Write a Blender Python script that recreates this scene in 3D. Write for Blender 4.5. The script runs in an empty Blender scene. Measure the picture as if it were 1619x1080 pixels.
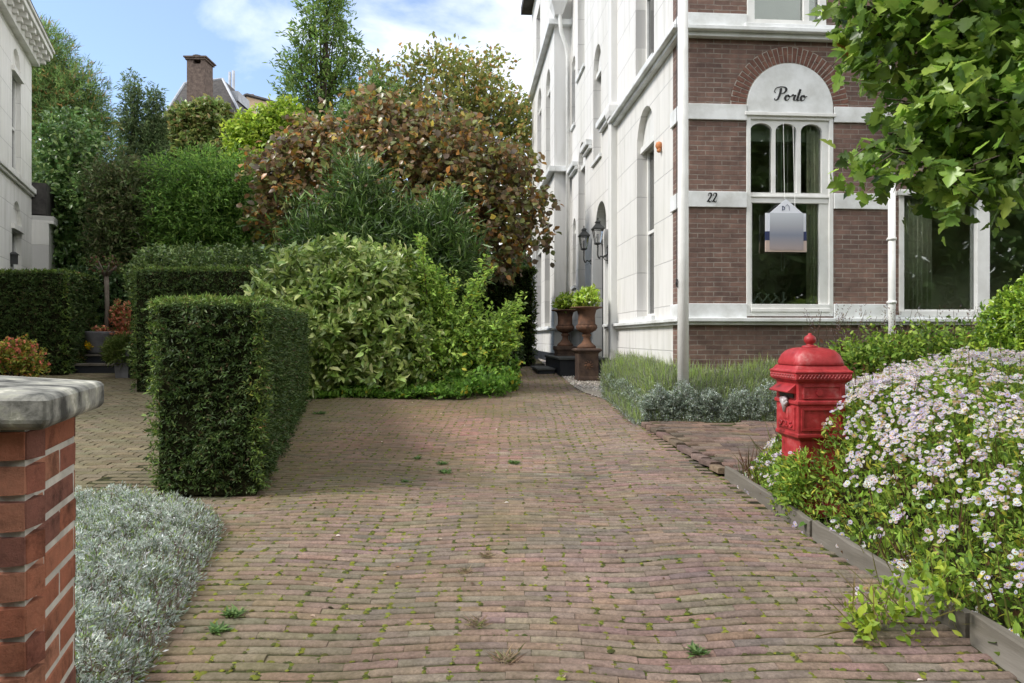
import bpy, math, random
import numpy as np
from mathutils import Vector, Matrix
from mathutils.geometry import tessellate_polygon
C = bpy.context.scene.collection
R = math.radians
# ------------------------------------------------------------------ camera, world, sun, exposure
F = 1110.0; CX = 809.5; HY = 534.0; CH = 1.4
cam_d = bpy.data.cameras.new("camera"); cam = bpy.data.objects.new("camera", cam_d); C.objects.link(cam)
cam.location = (0, 0, CH); cam.rotation_euler = (R(90), 0, 0)
cam_d.sensor_width = 36; cam_d.lens = F/1619*36; cam_d.shift_y = -6/1619
cam_d.clip_start = 0.05; cam_d.clip_end = 3000
bpy.context.scene.camera = cam
SUN_EL = 44; SUN_AZ = R(-105)          # compass angle measured from +y towards +x
w = bpy.data.worlds.new("World"); bpy.context.scene.world = w; w.use_nodes = True
nt = w.node_tree; nt.nodes.clear()
def N(nt, t, **k):
    n = nt.nodes.new(t)
    for a, b in k.items(): setattr(n, a, b)
    return n
L = nt.links.new
out = N(nt, 'ShaderNodeOutputWorld'); bg = N(nt, 'ShaderNodeBackground'); bg.inputs['Strength'].default_value = 0.135
sky = N(nt, 'ShaderNodeTexSky', sky_type='NISHITA'); sky.sun_disc = False
sky.sun_elevation = R(SUN_EL); sky.sun_rotation = SUN_AZ; sky.air_density = 1.0; sky.dust_density = 0.6; sky.ozone_density = 2.2
tc = N(nt, 'ShaderNodeTexCoord'); mp = N(nt, 'ShaderNodeMapping'); mp.inputs['Scale'].default_value = (1.0, 1.0, 1.7); mp.inputs['Location'].default_value = (0.42, 0.0, 0.33)
no = N(nt, 'ShaderNodeTexNoise'); no.inputs['Scale'].default_value = 3.4; no.inputs['Detail'].default_value = 9; no.inputs['Roughness'].default_value = 0.55; no.inputs['Distortion'].default_value = 0.25
cr = N(nt, 'ShaderNodeValToRGB'); cr.color_ramp.elements[0].position = 0.40; cr.color_ramp.elements[1].position = 0.70
cr.color_ramp.elements[0].color = (0.12, .12, .12, 1)
# more cloud to the right, over the villa, and low down
sx = N(nt, 'ShaderNodeSeparateXYZ'); ma = N(nt, 'ShaderNodeMath', operation='MULTIPLY_ADD'); ma.inputs[1].default_value = 0.50; ma.inputs[2].default_value = 0.06
mz = N(nt, 'ShaderNodeMath', operation='MULTIPLY_ADD'); mz.inputs[1].default_value = -0.25; mz.inputs[2].default_value = 0.12
my = N(nt, 'ShaderNodeMath', operation='MULTIPLY_ADD'); my.inputs[1].default_value = -0.22; my.inputs[2].default_value = 0.20; ad3 = N(nt, 'ShaderNodeMath', operation='ADD')  # extra cloud behind the viewer, added out of view to whiten the skylight
ad = N(nt, 'ShaderNodeMath', operation='ADD'); ad2 = N(nt, 'ShaderNodeMath', operation='ADD')
L(tc.outputs['Generated'], mp.inputs[0]); L(mp.outputs[0], no.inputs['Vector']); L(tc.outputs['Generated'], sx.inputs[0])
L(sx.outputs['X'], ma.inputs[0]); L(sx.outputs['Z'], mz.inputs[0]); L(ma.outputs[0], ad.inputs[0]); L(mz.outputs[0], ad.inputs[1])
L(ad.outputs[0], ad2.inputs[0]); L(no.outputs['Fac'], ad2.inputs[1]); L(sx.outputs['Y'], my.inputs[0]); L(my.outputs[0], ad3.inputs[0]); L(ad2.outputs[0], ad3.inputs[1]); L(ad3.outputs[0], cr.inputs[0])
mix = N(nt, 'ShaderNodeMixRGB'); mix.inputs['Color2'].default_value = (6.9, 6.9, 7.0, 1)
sat = N(nt, 'ShaderNodeHueSaturation'); sat.inputs['Saturation'].default_value = 1.15; sat.inputs['Value'].default_value = .85
L(cr.outputs['Color'], mix.inputs['Fac']); L(sky.outputs[0], sat.inputs['Color']); L(sat.outputs[0], mix.inputs['Color1']); L(mix.outputs[0], bg.inputs['Color']); L(bg.outputs[0], out.inputs[0])
sd = bpy.data.lights.new("sun", 'SUN'); sun = bpy.data.objects.new("sun", sd); C.objects.link(sun)
sd.energy = 2.0; sd.angle = R(16); sd.color = (1.0, 0.95, 0.88)
sdir = Vector((math.sin(SUN_AZ)*math.cos(R(SUN_EL)), math.cos(SUN_AZ)*math.cos(R(SUN_EL)), math.sin(R(SUN_EL))))
sun.rotation_euler = sdir.to_track_quat('Z', 'Y').to_euler(); sun.location = (-10, 5, 20)
vs = bpy.context.scene.view_settings; vs.view_transform = 'Standard'; vs.look = 'None'; vs.exposure = 1.05; vs.gamma = 1
cy = bpy.context.scene.cycles; cy.max_bounces = 8; cy.transparent_max_bounces = 12; cy.diffuse_bounces = 4

# ------------------------------------------------------------------ measuring helpers
def P(px, py, z): return Vector(((px-CX)/F*z, z, CH+(HY-py)/F*z))
def PX(px, z): return (px-CX)/F*z
def G(x, y):
    y = np.asarray(y, float); x = np.asarray(x, float)
    b = np.where(y < 14.5, 0.05*np.maximum(y, -4), 0.725+0.006*(np.minimum(y, 60)-14.5))
    u = 0.012*np.sin(x*1.9+y*.7)*np.sin(y*1.3-.6*x)+.008*np.sin(3.1*y+x*2.2)
    u = u-0.02*np.exp(-((x-.65)/.28)**2)-0.016*np.exp(-((x+.75)/.28)**2)
    return b+u*np.clip(1.4-np.abs(y-6)/9, 0, 1)*(np.abs(x) < 2.6)
def g(x, y): return float(G(x, y))

# ------------------------------------------------------------------ materials
def mat(name, col=(.5, .5, .5), rough=.6, spec=.4, metal=0):
    m = bpy.data.materials.new(name); m.use_nodes = True
    b = m.node_tree.nodes['Principled BSDF']
    b.inputs['Base Color'].default_value = (*col, 1); b.inputs['Roughness'].default_value = rough
    b.inputs['Specular IOR Level'].default_value = spec; b.inputs['Metallic'].default_value = metal
    return m
def bsdf(m): return m.node_tree.nodes['Principled BSDF']
def ramp(nt, cols, fac):
    r = N(nt, 'ShaderNodeValToRGB'); e = r.color_ramp.elements
    while len(e) < len(cols): e.new(.5)
    for i, (p, c) in enumerate(cols): e[i].position = p; e[i].color = (*c, 1)
    nt.links.new(fac, r.inputs[0]); return r.outputs[0]
def noise(nt, vec, scale, detail=4, rough=.55):
    n = N(nt, 'ShaderNodeTexNoise'); n.inputs['Scale'].default_value = scale; n.inputs['Detail'].default_value = detail; n.inputs['Roughness'].default_value = rough
    if vec: nt.links.new(vec, n.inputs['Vector'])
    return n.outputs['Fac']
def coords(nt): return N(nt, 'ShaderNodeTexCoord').outputs['Object']
def bump(nt, h, strength, dist, b, prev=None):
    n = N(nt, 'ShaderNodeBump'); n.inputs['Strength'].default_value = strength; n.inputs['Distance'].default_value = dist
    nt.links.new(h, n.inputs['Height'])
    if prev: nt.links.new(prev, n.inputs['Normal'])
    nt.links.new(n.outputs[0], b.inputs['Normal']); return n.outputs[0]
def mixc(nt, f, a, b, mode='MIX'):
    n = N(nt, 'ShaderNodeMixRGB', blend_type=mode)
    for s, v in ((0, f), (1, a), (2, b)):
        if isinstance(v, (int, float)): n.inputs[s].default_value = v
        elif isinstance(v, tuple): n.inputs[s].default_value = (*v, 1)
        else: nt.links.new(v, n.inputs[s])
    return n.outputs[0]
def mottled(name, cols, scale=3, rough=.7, spec=.3, bs=.2, bd=.01, bscale=30, metal=0):
    m = mat(name, rough=rough, spec=spec, metal=metal); t = m.node_tree; c = coords(t)
    n = noise(t, c, scale, 7, .62); t.links.new(ramp(t, cols, n), bsdf(m).inputs['Base Color'])
    bump(t, noise(t, c, bscale, 6, .6), bs, bd, bsdf(m)); return m
def leafmat(name, rough=.42, trans=.3, spec=.45, gain=1.25):
    m = mat(name, rough=rough, spec=spec); t = m.node_tree; b = bsdf(m)
    a0 = N(t, 'ShaderNodeAttribute', attribute_name='Col'); a = N(t, 'ShaderNodeHueSaturation'); a.inputs['Value'].default_value = gain; t.links.new(a0.outputs['Color'], a.inputs['Color']); t.links.new(a.outputs['Color'], b.inputs['Base Color'])
    tr = N(t, 'ShaderNodeBsdfTranslucent'); mx = N(t, 'ShaderNodeMixShader'); mx.inputs[0].default_value = trans
    hs = N(t, 'ShaderNodeHueSaturation'); hs.inputs['Saturation'].default_value = 1.0; hs.inputs['Value'].default_value = 1.5
    t.links.new(a.outputs['Color'], hs.inputs['Color']); t.links.new(hs.outputs[0], tr.inputs[0])
    t.links.new(b.outputs[0], mx.inputs[1]); t.links.new(tr.outputs[0], mx.inputs[2])
    t.links.new(mx.outputs[0], t.nodes['Material Output'].inputs[0]); return m
def brickmat(name, plane, bw=.215, rh=.0625, c1=(.20, .105, .075), c2=(.10, .055, .045), mortar=(.30, .27, .235), ms=.007, bump_s=.8):
    m = mat(name, rough=.85, spec=.2); t = m.node_tree; b = bsdf(m)
    sp = N(t, 'ShaderNodeSeparateXYZ'); t.links.new(coords(t), sp.inputs[0])
    cb = N(t, 'ShaderNodeCombineXYZ'); t.links.new(sp.outputs['X' if plane == 'x' else 'Y'], cb.inputs[0]); t.links.new(sp.outputs['Z'], cb.inputs[1])
    nz = N(t, 'ShaderNodeTexNoise'); nz.inputs['Scale'].default_value = 9; t.links.new(cb.outputs[0], nz.inputs['Vector'])
    vm = N(t, 'ShaderNodeVectorMath', operation='MULTIPLY_ADD'); vm.inputs[1].default_value = (.02, .012, 0); t.links.new(nz.outputs['Color'], vm.inputs[0]); t.links.new(cb.outputs[0], vm.inputs[2])
    br = N(t, 'ShaderNodeTexBrick'); t.links.new(vm.outputs[0], br.inputs['Vector'])
    br.inputs['Scale'].default_value = 1; br.inputs['Brick Width'].default_value = bw; br.inputs['Row Height'].default_value = rh
    br.inputs['Mortar Size'].default_value = ms; br.inputs['Mortar Smooth'].default_value = .25; br.inputs['Bias'].default_value = -.1
    br.inputs['Color1'].default_value = (*c1, 1); br.inputs['Color2'].default_value = (*c2, 1); br.inputs['Mortar'].default_value = (*mortar, 1)
    # old flush mortar smeared with brick dust in patches
    sm = ramp(t, [(.38, (0, 0, 0)), (.62, (1, 1, 1))], noise(t, cb.outputs[0], 3.2, 6))
    inv = N(t, 'ShaderNodeMath', operation='MULTIPLY'); t.links.new(br.outputs['Fac'], inv.inputs[0]); sm2 = N(t, 'ShaderNodeMath', operation='MULTIPLY'); sm2.inputs[1].default_value = .6; t.links.new(sm, sm2.inputs[0]); t.links.new(sm2.outputs[0], inv.inputs[1])
    col = mixc(t, inv.outputs[0], br.outputs['Color'], tuple(.65*v for v in c1))
    col = mixc(t, .55, col, ramp(t, [(.3, (.45, .42, .42)), (.5, (.95, .93, .91)), (.72, (1.5, 1.38, 1.3))], noise(t, cb.outputs[0], 7, 8, .7)), 'MULTIPLY')
    col = mixc(t, .6, col, ramp(t, [(.35, (.7, .68, .7)), (.6, (1.1, 1.05, 1))], noise(t, cb.outputs[0], .9, 3)), 'MULTIPLY')
    t.links.new(col, b.inputs['Base Color'])
    h = mixc(t, .35, br.outputs['Fac'], noise(t, cb.outputs[0], 60, 5, .7))
    n = N(t, 'ShaderNodeBump', invert=True); n.inputs['Strength'].default_value = bump_s; n.inputs['Distance'].default_value = .008
    t.links.new(h, n.inputs['Height']); t.links.new(n.outputs[0], b.inputs['Normal']); return m
def stucco(name, base=(.78, .775, .75), joints=True):
    m = mat(name, rough=.75, spec=.25); t = m.node_tree; b = bsdf(m); c = coords(t)
    sp = N(t, 'ShaderNodeSeparateXYZ'); t.links.new(c, sp.inputs[0]); cb = N(t, 'ShaderNodeCombineXYZ')
    t.links.new(sp.outputs['Y'], cb.inputs[0]); t.links.new(sp.outputs['Z'], cb.inputs[1])
    st = N(t, 'ShaderNodeMapping'); st.inputs['Scale'].default_value = (3, 3, .35); t.links.new(c, st.inputs[0])
    d = ramp(t, [(.3, tuple(v*k for v, k in zip(base, (.78, .78, .75)))), (.47, tuple(v*.95 for v in base)), (.6, base)], noise(t, st.outputs[0], 1.6, 6, .65))
    lz = N(t, 'ShaderNodeMath', operation='MULTIPLY_ADD'); lz.inputs[1].default_value = .5; t.links.new(sp.outputs['Z'], lz.inputs[0]); t.links.new(noise(t, c, 5, 6), lz.inputs[2]); low = ramp(t, [(.86, (.72, .73, .66)), (1.0, (.93, .93, .9)), (1.0, (1, 1, 1))], lz.outputs[0])
    col = mixc(t, 1, d, ramp(t, [(.3, (.92, .92, .89)), (.6, (1, 1, 1))], noise(t, c, .5, 4)), 'MULTIPLY'); col = mixc(t, 1, col, low, 'MULTIPLY')
    nrm = None
    if joints:
        br = N(t, 'ShaderNodeTexBrick'); t.links.new(cb.outputs[0], br.inputs['Vector']); br.inputs['Scale'].default_value = 1
        br.inputs['Brick Width'].default_value = 1.6; br.inputs['Row Height'].default_value = .61; br.inputs['Mortar Size'].default_value = .009; br.inputs['Mortar Smooth'].default_value = .3
        col = mixc(t, br.outputs['Fac'], col, tuple(v*.72 for v in base))
        n = N(t, 'ShaderNodeBump', invert=True); n.inputs['Strength'].default_value = .7; n.inputs['Distance'].default_value = .012
        t.links.new(br.outputs['Fac'], n.inputs['Height']); nrm = n.outputs[0]
    t.links.new(col, b.inputs['Base Color']); bump(t, noise(t, c, 22, 5), .12, .01, b, nrm); return m
def glassmat(name, tint=(.75, .8, .76), dark=.55):
    m = mat(name, rough=.02); t = m.node_tree; t.nodes.remove(bsdf(m))
    fr = N(t, 'ShaderNodeFresnel'); fr.inputs[0].default_value = 1.5
    ml = N(t, 'ShaderNodeMath', operation='MULTIPLY_ADD'); ml.inputs[1].default_value = 1.5; ml.inputs[2].default_value = .05; t.links.new(fr.outputs[0], ml.inputs[0])
    tr = N(t, 'ShaderNodeBsdfTransparent'); tr.inputs[0].default_value = (*[dark*v for v in tint], 1)
    gl = N(t, 'ShaderNodeBsdfGlossy'); gl.inputs['Roughness'].default_value = .015
    bm_ = N(t, 'ShaderNodeBump'); bm_.inputs['Strength'].default_value = .08; bm_.inputs['Distance'].default_value = .02
    t.links.new(noise(t, coords(t), 2.2, 1), bm_.inputs['Height']); t.links.new(bm_.outputs[0], gl.inputs['Normal'])
    mx = N(t, 'ShaderNodeMixShader'); t.links.new(ml.outputs[0], mx.inputs[0]); t.links.new(tr.outputs[0], mx.inputs[1]); t.links.new(gl.outputs[0], mx.inputs[2])
    t.links.new(mx.outputs[0], t.nodes['Material Output'].inputs[0]); return m

M = {}
M['stucco'] = stucco('white_stucco', (.72, .71, .685)); M['stucco_plain'] = stucco('white_stucco_smooth', (.70, .70, .685), False)
M['stucco_cream'] = stucco('neighbour_stucco', (.84, .83, .80))
M['paint'] = mottled('white_paint', [(.35, (.66, .66, .63)), (.6, (.76, .765, .74))], 4, .45, .4, .05, .004, 40)
M['paint_band'] = mottled('white_band_paint', [(.35, (.68, .70, .70)), (.6, (.76, .78, .78))], 3, .6, .3, .12, .004, 40)
M['brick_front'] = brickmat('facade_brick', 'x', c1=(.215, .140, .116), c2=(.14, .095, .082)); M['brick_side'] = brickmat('side_brick', 'y', c1=(.215, .140, .116), c2=(.14, .095, .082))
M['arch_brick'] = mottled('arch_brick', [(.3, (.10, .055, .045)), (.5, (.17, .085, .065)), (.7, (.26, .14, .10))], 9, .85, .2, .5, .006, 60)
M['mortar'] = mottled('mortar', [(.3, (.34, .32, .28)), (.7, (.56, .53, .47))], 12, .95, .1, .6, .006, 70)
M['plinth'] = mottled('black_plinth_paint', [(.3, (.012, .014, .018)), (.7, (.03, .033, .04))], 3, .6, .4)
M['glass'] = glassmat('window_glass', dark=1.15); M['glass_dark'] = glassmat('tinted_glass', dark=.45)
M['room'] = mottled('room_plaster', [(.3, (.58, .52, .40)), (.7, (.70, .65, .52))], .8, .9, .1)
M['curtain'] = mottled('beige_curtain', [(.3, (.74, .68, .57)), (.7, (.82, .77, .68))], 3, .9, .1)
M['blind'] = mottled('pale_blind', [(.3, (.42, .43, .38)), (.7, (.5, .51, .46))], 2, .9, .1)
M['ink'] = mat('black_letter_paint', (.012, .012, .014), .4)
M['navy'] = mat('navy_print', (.02, .03, .09), .5); M['signwhite'] = mat('sign_white', (.70, .72, .78), .5); M['signbeige'] = mat('sign_beige', (.48, .38, .33), .5)
M['signgrey'] = mat('sign_grey', (.27, .30, .38), .5)
M['black'] = mottled('black_iron', [(.3, (.012, .014, .014)), (.7, (.04, .042, .04))], 8, .5, .5, .2, .003, 60)
M['lampglass'] = glassmat('lantern_glass', (1, 1, 1), .9)
M['rust'] = mottled('rusty_cast_iron', [(.3, (.055, .035, .028)), (.5, (.12, .065, .042)), (.7, (.20, .10, .06))], 7, .85, .25, .5, .006, 50)
M['rustdark'] = mottled('brown_cast_iron', [(.3, (.035, .028, .024)), (.5, (.08, .052, .04)), (.7, (.12, .08, .055))], 7, .85, .25, .5, .006, 50)
M['red'] = mottled('red_enamel', [(.30, (.09, .012, .010)), (.40, (.27, .020, .022)), (.56, (.40, .034, .038)), (.66, (.44, .09, .09)), (.74, (.52, .22, .20))], 9, .5, .4, .35, .003, 70)
M['silverpaint'] = mottled('silver_crest', [(.3, (.22, .16, .16)), (.7, (.48, .44, .44))], 20, .35, .6)
M['old_brick'] = mottled('sooty_brick', [(.3, (.07, .055, .05)), (.5, (.13, .10, .085)), (.7, (.19, .15, .125))], 5, .9, .1, .5, .02, 9)
M['slate'] = mottled('slate_roof', [(.3, (.035, .033, .033)), (.7, (.085, .078, .072))], 5, .8, .3, .4, .02, 12)
M['zinc'] = mottled('zinc', [(.3, (.22, .24, .27)), (.7, (.38, .41, .45))], 3, .5, .5)
M['tan'] = mottled('tan_render', [(.3, (.44, .33, .22)), (.7, (.56, .43, .30))], 1, .9, .2)
M['bark'] = mottled('bark', [(.3, (.035, .028, .02)), (.7, (.11, .088, .065))], 8, .9, .2, .9, .02, 22)
M['twig'] = mottled('twig_bark', [(.3, (.04, .028, .018)), (.7, (.09, .06, .04))], 12, .9, .2)
M['core'] = mottled('shaded_twig_core', [(.35, (.014, .018, .008)), (.7, (.04, .038, .02))], 14, 1, .0, .8, .03, 40)  # twig brown taken near black, with the foliage's inner shade in it
M['wood'] = mottled('weathered_timber', [(.3, (.085, .075, .06)), (.5, (.15, .135, .11)), (.7, (.23, .21, .18))], 4, .9, .15, .6, .008, 26)
def _stretch(m, sc):
    t = m.node_tree
    for n in [n for n in t.nodes if n.type == 'TEX_NOISE']:
        src = n.inputs['Vector'].links[0].from_socket; mp_ = N(t, 'ShaderNodeMapping'); mp_.inputs['Scale'].default_value = sc
        t.links.new(src, mp_.inputs[0]); t.links.new(mp_.outputs[0], n.inputs['Vector'])
_stretch(M['wood'], (1, .12, 1))
_pb = M['paint_band']; _pb.node_tree.nodes['Color Ramp'].color_ramp.elements[0].color = (.56, .57, .55, 1); _stretch0 = True
M['stone'] = mottled('lichened_bluestone', [(.36, (.05, .05, .045)), (.44, (.15, .15, .13)), (.52, (.26, .255, .225)), (.58, (.30, .30, .24)), (.64, (.52, .50, .43))], 13, .85, .25, .45, .006, 45)
M['pillarbrick'] = None
M['step'] = mottled('dark_stone', [(.3, (.035, .037, .036)), (.7, (.10, .105, .10))], 5, .7, .3, .3, .006, 30)
M['pot'] = mottled('grey_pot', [(.3, (.11, .11, .115)), (.7, (.20, .20, .21))], 5, .8, .2)
M['terracotta'] = mottled('terracotta', [(.3, (.45, .17, .07)), (.7, (.62, .27, .12))], 20, .7, .2)
M['grass_soil'] = mottled('dark_soil', [(.3, (.022, .017, .011)), (.5, (.045, .036, .024)), (.7, (.07, .07, .03))], 3, .95, .1, .8, .03, 18)

# ------------------------------------------------------------------ mesh helpers
class MB:
    def __init__(s): s.v = []; s.f = []
    def box(s, x0, x1, y0, y1, z0, z1):
        b = len(s.v); s.v += [(x, y, z) for z in (z0, z1) for x, y in ((x0, y0), (x1, y0), (x1, y1), (x0, y1))]
        s.f += [tuple(b+i for i in q) for q in ((3, 2, 1, 0), (4, 5, 6, 7), (0, 1, 5, 4), (1, 2, 6, 5), (2, 3, 7, 6), (3, 0, 4, 7))]; return s
    def prism(s, pts, z0, z1):
        b = len(s.v); n = len(pts); s.v += [(x, y, z0) for x, y in pts]+[(x, y, z1) for x, y in pts]
        s.f.append(tuple(b+i for i in range(n))[::-1]); s.f.append(tuple(b+n+i for i in range(n)))
        s.f += [(b+i, b+(i+1) % n, b+n+(i+1) % n, b+n+i) for i in range(n)]; return s
    def prism_xz(s, pts, y0, y1):
        b = len(s.v); n = len(pts); s.v += [(x, y0, z) for x, z in pts]+[(x, y1, z) for x, z in pts]
        s.f.append(tuple(b+i for i in range(n))); s.f.append(tuple(b+n+i for i in range(n))[::-1])
        s.f += [(b+i, b+n+i, b+n+(i+1) % n, b+(i+1) % n) for i in range(n)]; return s
    def tube(s, pts, rad, n=8, cap=True):
        pts = [Vector(p) for p in pts]; rad = rad if isinstance(rad, (list, tuple)) else [rad]*len(pts)
        b = len(s.v); prev = None
        for i, p in enumerate(pts):
            d = (pts[min(i+1, len(pts)-1)]-pts[max(i-1, 0)])
            d = d.normalized() if d.length > 1e-9 else Vector((0, 0, 1))
            a = prev-d*prev.dot(d) if prev is not None else d.orthogonal()
            if a.length < 1e-6: a = d.orthogonal()
            a.normalize(); prev = a; c = d.cross(a)
            for k in range(n):
                t = 2*math.pi*k/n; s.v.append(tuple(p+(a*math.cos(t)+c*math.sin(t))*rad[i]))
        for i in range(len(pts)-1):
            for k in range(n): s.f.append((b+i*n+k, b+i*n+(k+1) % n, b+(i+1)*n+(k+1) % n, b+(i+1)*n+k))
        if cap: s.f.append(tuple(b+k for k in range(n))[::-1]); s.f.append(tuple(b+(len(pts)-1)*n+k for k in range(n)))
        return s
    def lathe(s, prof, c=(0, 0), n=28, sq=0, rib=0, ribn=14):
        b = len(s.v)
        for r, z in prof:
            for k in range(n):
                t = 2*math.pi*k/n; rr = r
                if sq: rr = r/max(abs(math.cos(t+math.pi/4*0)), abs(math.sin(t)))
                if rib: rr = r*(1+rib*math.cos(ribn*t))
                s.v.append((c[0]+rr*math.cos(t), c[1]+rr*math.sin(t), z))
        for i in range(len(prof)-1):
            for k in range(n): s.f.append((b+i*n+k, b+i*n+(k+1) % n, b+(i+1)*n+(k+1) % n, b+(i+1)*n+k))
        s.f.append(tuple(b+k for k in range(n))[::-1]); s.f.append(tuple(b+(len(prof)-1)*n+k for k in range(n))); return s
    def sqloft(s, prof, c=(0, 0)):      # square section, prof of (half width, z)
        b = len(s.v)
        for r, z in prof: s.v += [(c[0]-r, c[1]-r, z), (c[0]+r, c[1]-r, z), (c[0]+r, c[1]+r, z), (c[0]-r, c[1]+r, z)]
        for i in range(len(prof)-1):
            for k in range(4): s.f.append((b+i*4+k, b+i*4+(k+1) % 4, b+(i+1)*4+(k+1) % 4, b+(i+1)*4+k))
        s.f.append((b+3, b+2, b+1, b)); e = b+(len(prof)-1)*4; s.f.append((e, e+1, e+2, e+3)); return s
    def build(s, name, m, parent=None, smooth=False, bevel=0):
        me = bpy.data.meshes.new(name); me.from_pydata(s.v, [], s.f); me.materials.append(m); me.update()
        if smooth: me.polygons.foreach_set('use_smooth', [True]*len(me.polygons))
        o = bpy.data.objects.new(name, me); C.objects.link(o); o.parent = parent
        if bevel:
            bm = o.modifiers.new('bevel', 'BEVEL'); bm.width = bevel; bm.segments = 2; bm.limit_method = 'ANGLE'; bm.angle_limit = R(40)
        return o
def tag(o, label=None, cat=None, group=None, kind=None):
    if label: o['label'] = label
    if cat: o['category'] = cat
    if group: o['group'] = group
    if kind: o['kind'] = kind
    return o
def thing(name, label, cat, loc=(0, 0, 0), rz=0, group=None):
    o = bpy.data.objects.new(name, None); C.objects.link(o); o.location = loc; o.rotation_euler = (0, 0, rz); o.empty_display_size = .2
    return tag(o, label, cat, group)
def npmesh(name, V, T, m, parent=None, col=None, smooth=False):
    V = np.asarray(V, np.float32)
    if parent is not None: V = V-np.array(parent.location, np.float32)
    me = bpy.data.meshes.new(name); me.vertices.add(len(V)); me.vertices.foreach_set('co', V.ravel())
    k = T.shape[1]; me.loops.add(T.size); me.loops.foreach_set('vertex_index', T.ravel().astype(np.int32))
    me.polygons.add(len(T)); me.polygons.foreach_set('loop_start', np.arange(0, T.size, k, dtype=np.int32))
    try: me.polygons.foreach_set('loop_total', np.full(len(T), k, np.int32))
    except Exception: pass
    me.update(calc_edges=True)
    if smooth: me.polygons.foreach_set('use_smooth', np.ones(len(T), bool))
    if col is not None:
        a = me.color_attributes.new('Col', 'FLOAT_COLOR', 'POINT'); c = np.ones((len(V), 4), np.float32); c[:, :3] = col; a.data.foreach_set('color', c.ravel())
    me.materials.append(m); o = bpy.data.objects.new(name, me); C.objects.link(o); o.parent = parent
    return o
rng = np.random.default_rng(7)
def nrm(a): return a/np.maximum(np.linalg.norm(a, axis=-1, keepdims=True), 1e-9)
# leaf templates: x = length, y = width, z = normal
def T_diamond(wd=.4, fold=.12): return (np.array([(0, 0, 0), (.45, wd/2, fold), (1, 0, -.05), (.45, -wd/2, fold)], float), np.array([(0, 2, 1), (0, 3, 2)]))
def T_oval(wd=.5, fold=.1, tip=.0):
    v = [(0, 0, 0), (.28, wd*.42, fold*.8), (.62, wd*.46, fold*.8), (1, 0, -.12), (.62, -wd*.46, fold*.8), (.28, -wd*.42, fold*.8), (.5, 0, 0)]
    return (np.array(v, float), np.array([(0, 6, 1), (1, 6, 2), (2, 6, 3), (3, 6, 4), (4, 6, 5), (5, 6, 0)]))
def T_maple():
    pts = [(0, 0), (-.06, .17), (.06, .36), (.2, .27), (.3, .55), (.44, .44), (.5, .24), (.62, .32), (.78, .2), (1.0, 0)]
    out = pts+[(x, -y) for x, y in pts[-2:0:-1]]
    v = [(.22, 0, -.02)]+[(x, y, .22*abs(y)-.1*x*x) for x, y in out]; n = len(out)
    return (np.array(v, float), np.array([(0, 1+(i+1) % n, 1+i) for i in range(n)]))
def T_flower(n=11, c=.22):
    v = [(0, 0, .04)]; f = []
    for k in range(n):
        a = 2*math.pi*k/n; d = .11
        b = len(v); v += [(math.cos(a-d)*.3, math.sin(a-d)*.3, .03), (math.cos(a-.22)*.85, math.sin(a-.22)*.85, .0), (math.cos(a)*1, math.sin(a)*1, -.02), (math.cos(a+.22)*.85, math.sin(a+.22)*.85, 0)]
        f += [(0, b, b+1), (0, b+1, b+2), (0, b+2, b+3)]
    return (np.array(v, float), np.array(f))
def T_disc(n=6, h=.3):
    v = [(0, 0, h)]+[(math.cos(2*math.pi*k/n), math.sin(2*math.pi*k/n), 0) for k in range(n)]
    return (np.array(v, float), np.array([(0, 1+k, 1+(k+1) % n) for k in range(n)]))
def scatter(tm, Pn, D, Nn, S, colr):
    tv, tf = tm; D = nrm(D); Z = nrm(Nn-(Nn*D).sum(1, keepdims=True)*D); Y = np.cross(Z, D); S = S.reshape(-1, 1, 1)
    V = Pn[:, None, :]+S*(tv[None, :, 0:1]*D[:, None, :]+tv[None, :, 1:2]*Y[:, None, :]+tv[None, :, 2:3]*Z[:, None, :])
    n = len(Pn); k = len(tv); T = (tf[None]+(np.arange(n)*k)[:, None, None]).reshape(-1, 3)
    return V.reshape(-1, 3), T, np.repeat(colr, k, axis=0)
def palette(n, pal, jit=.22, groups=None):
    cols = np.array([p[:3] for p in pal]); wts = np.array([p[3] for p in pal], float); wts /= wts.sum()
    c = cols[rng.choice(len(pal), n, p=wts)]
    c = c*(1+jit*rng.uniform(-1, 1, (n, 1)))*(1+.08*rng.uniform(-1, 1, (n, 3)))
    return np.clip(c*1.12, .002, .95)
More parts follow.
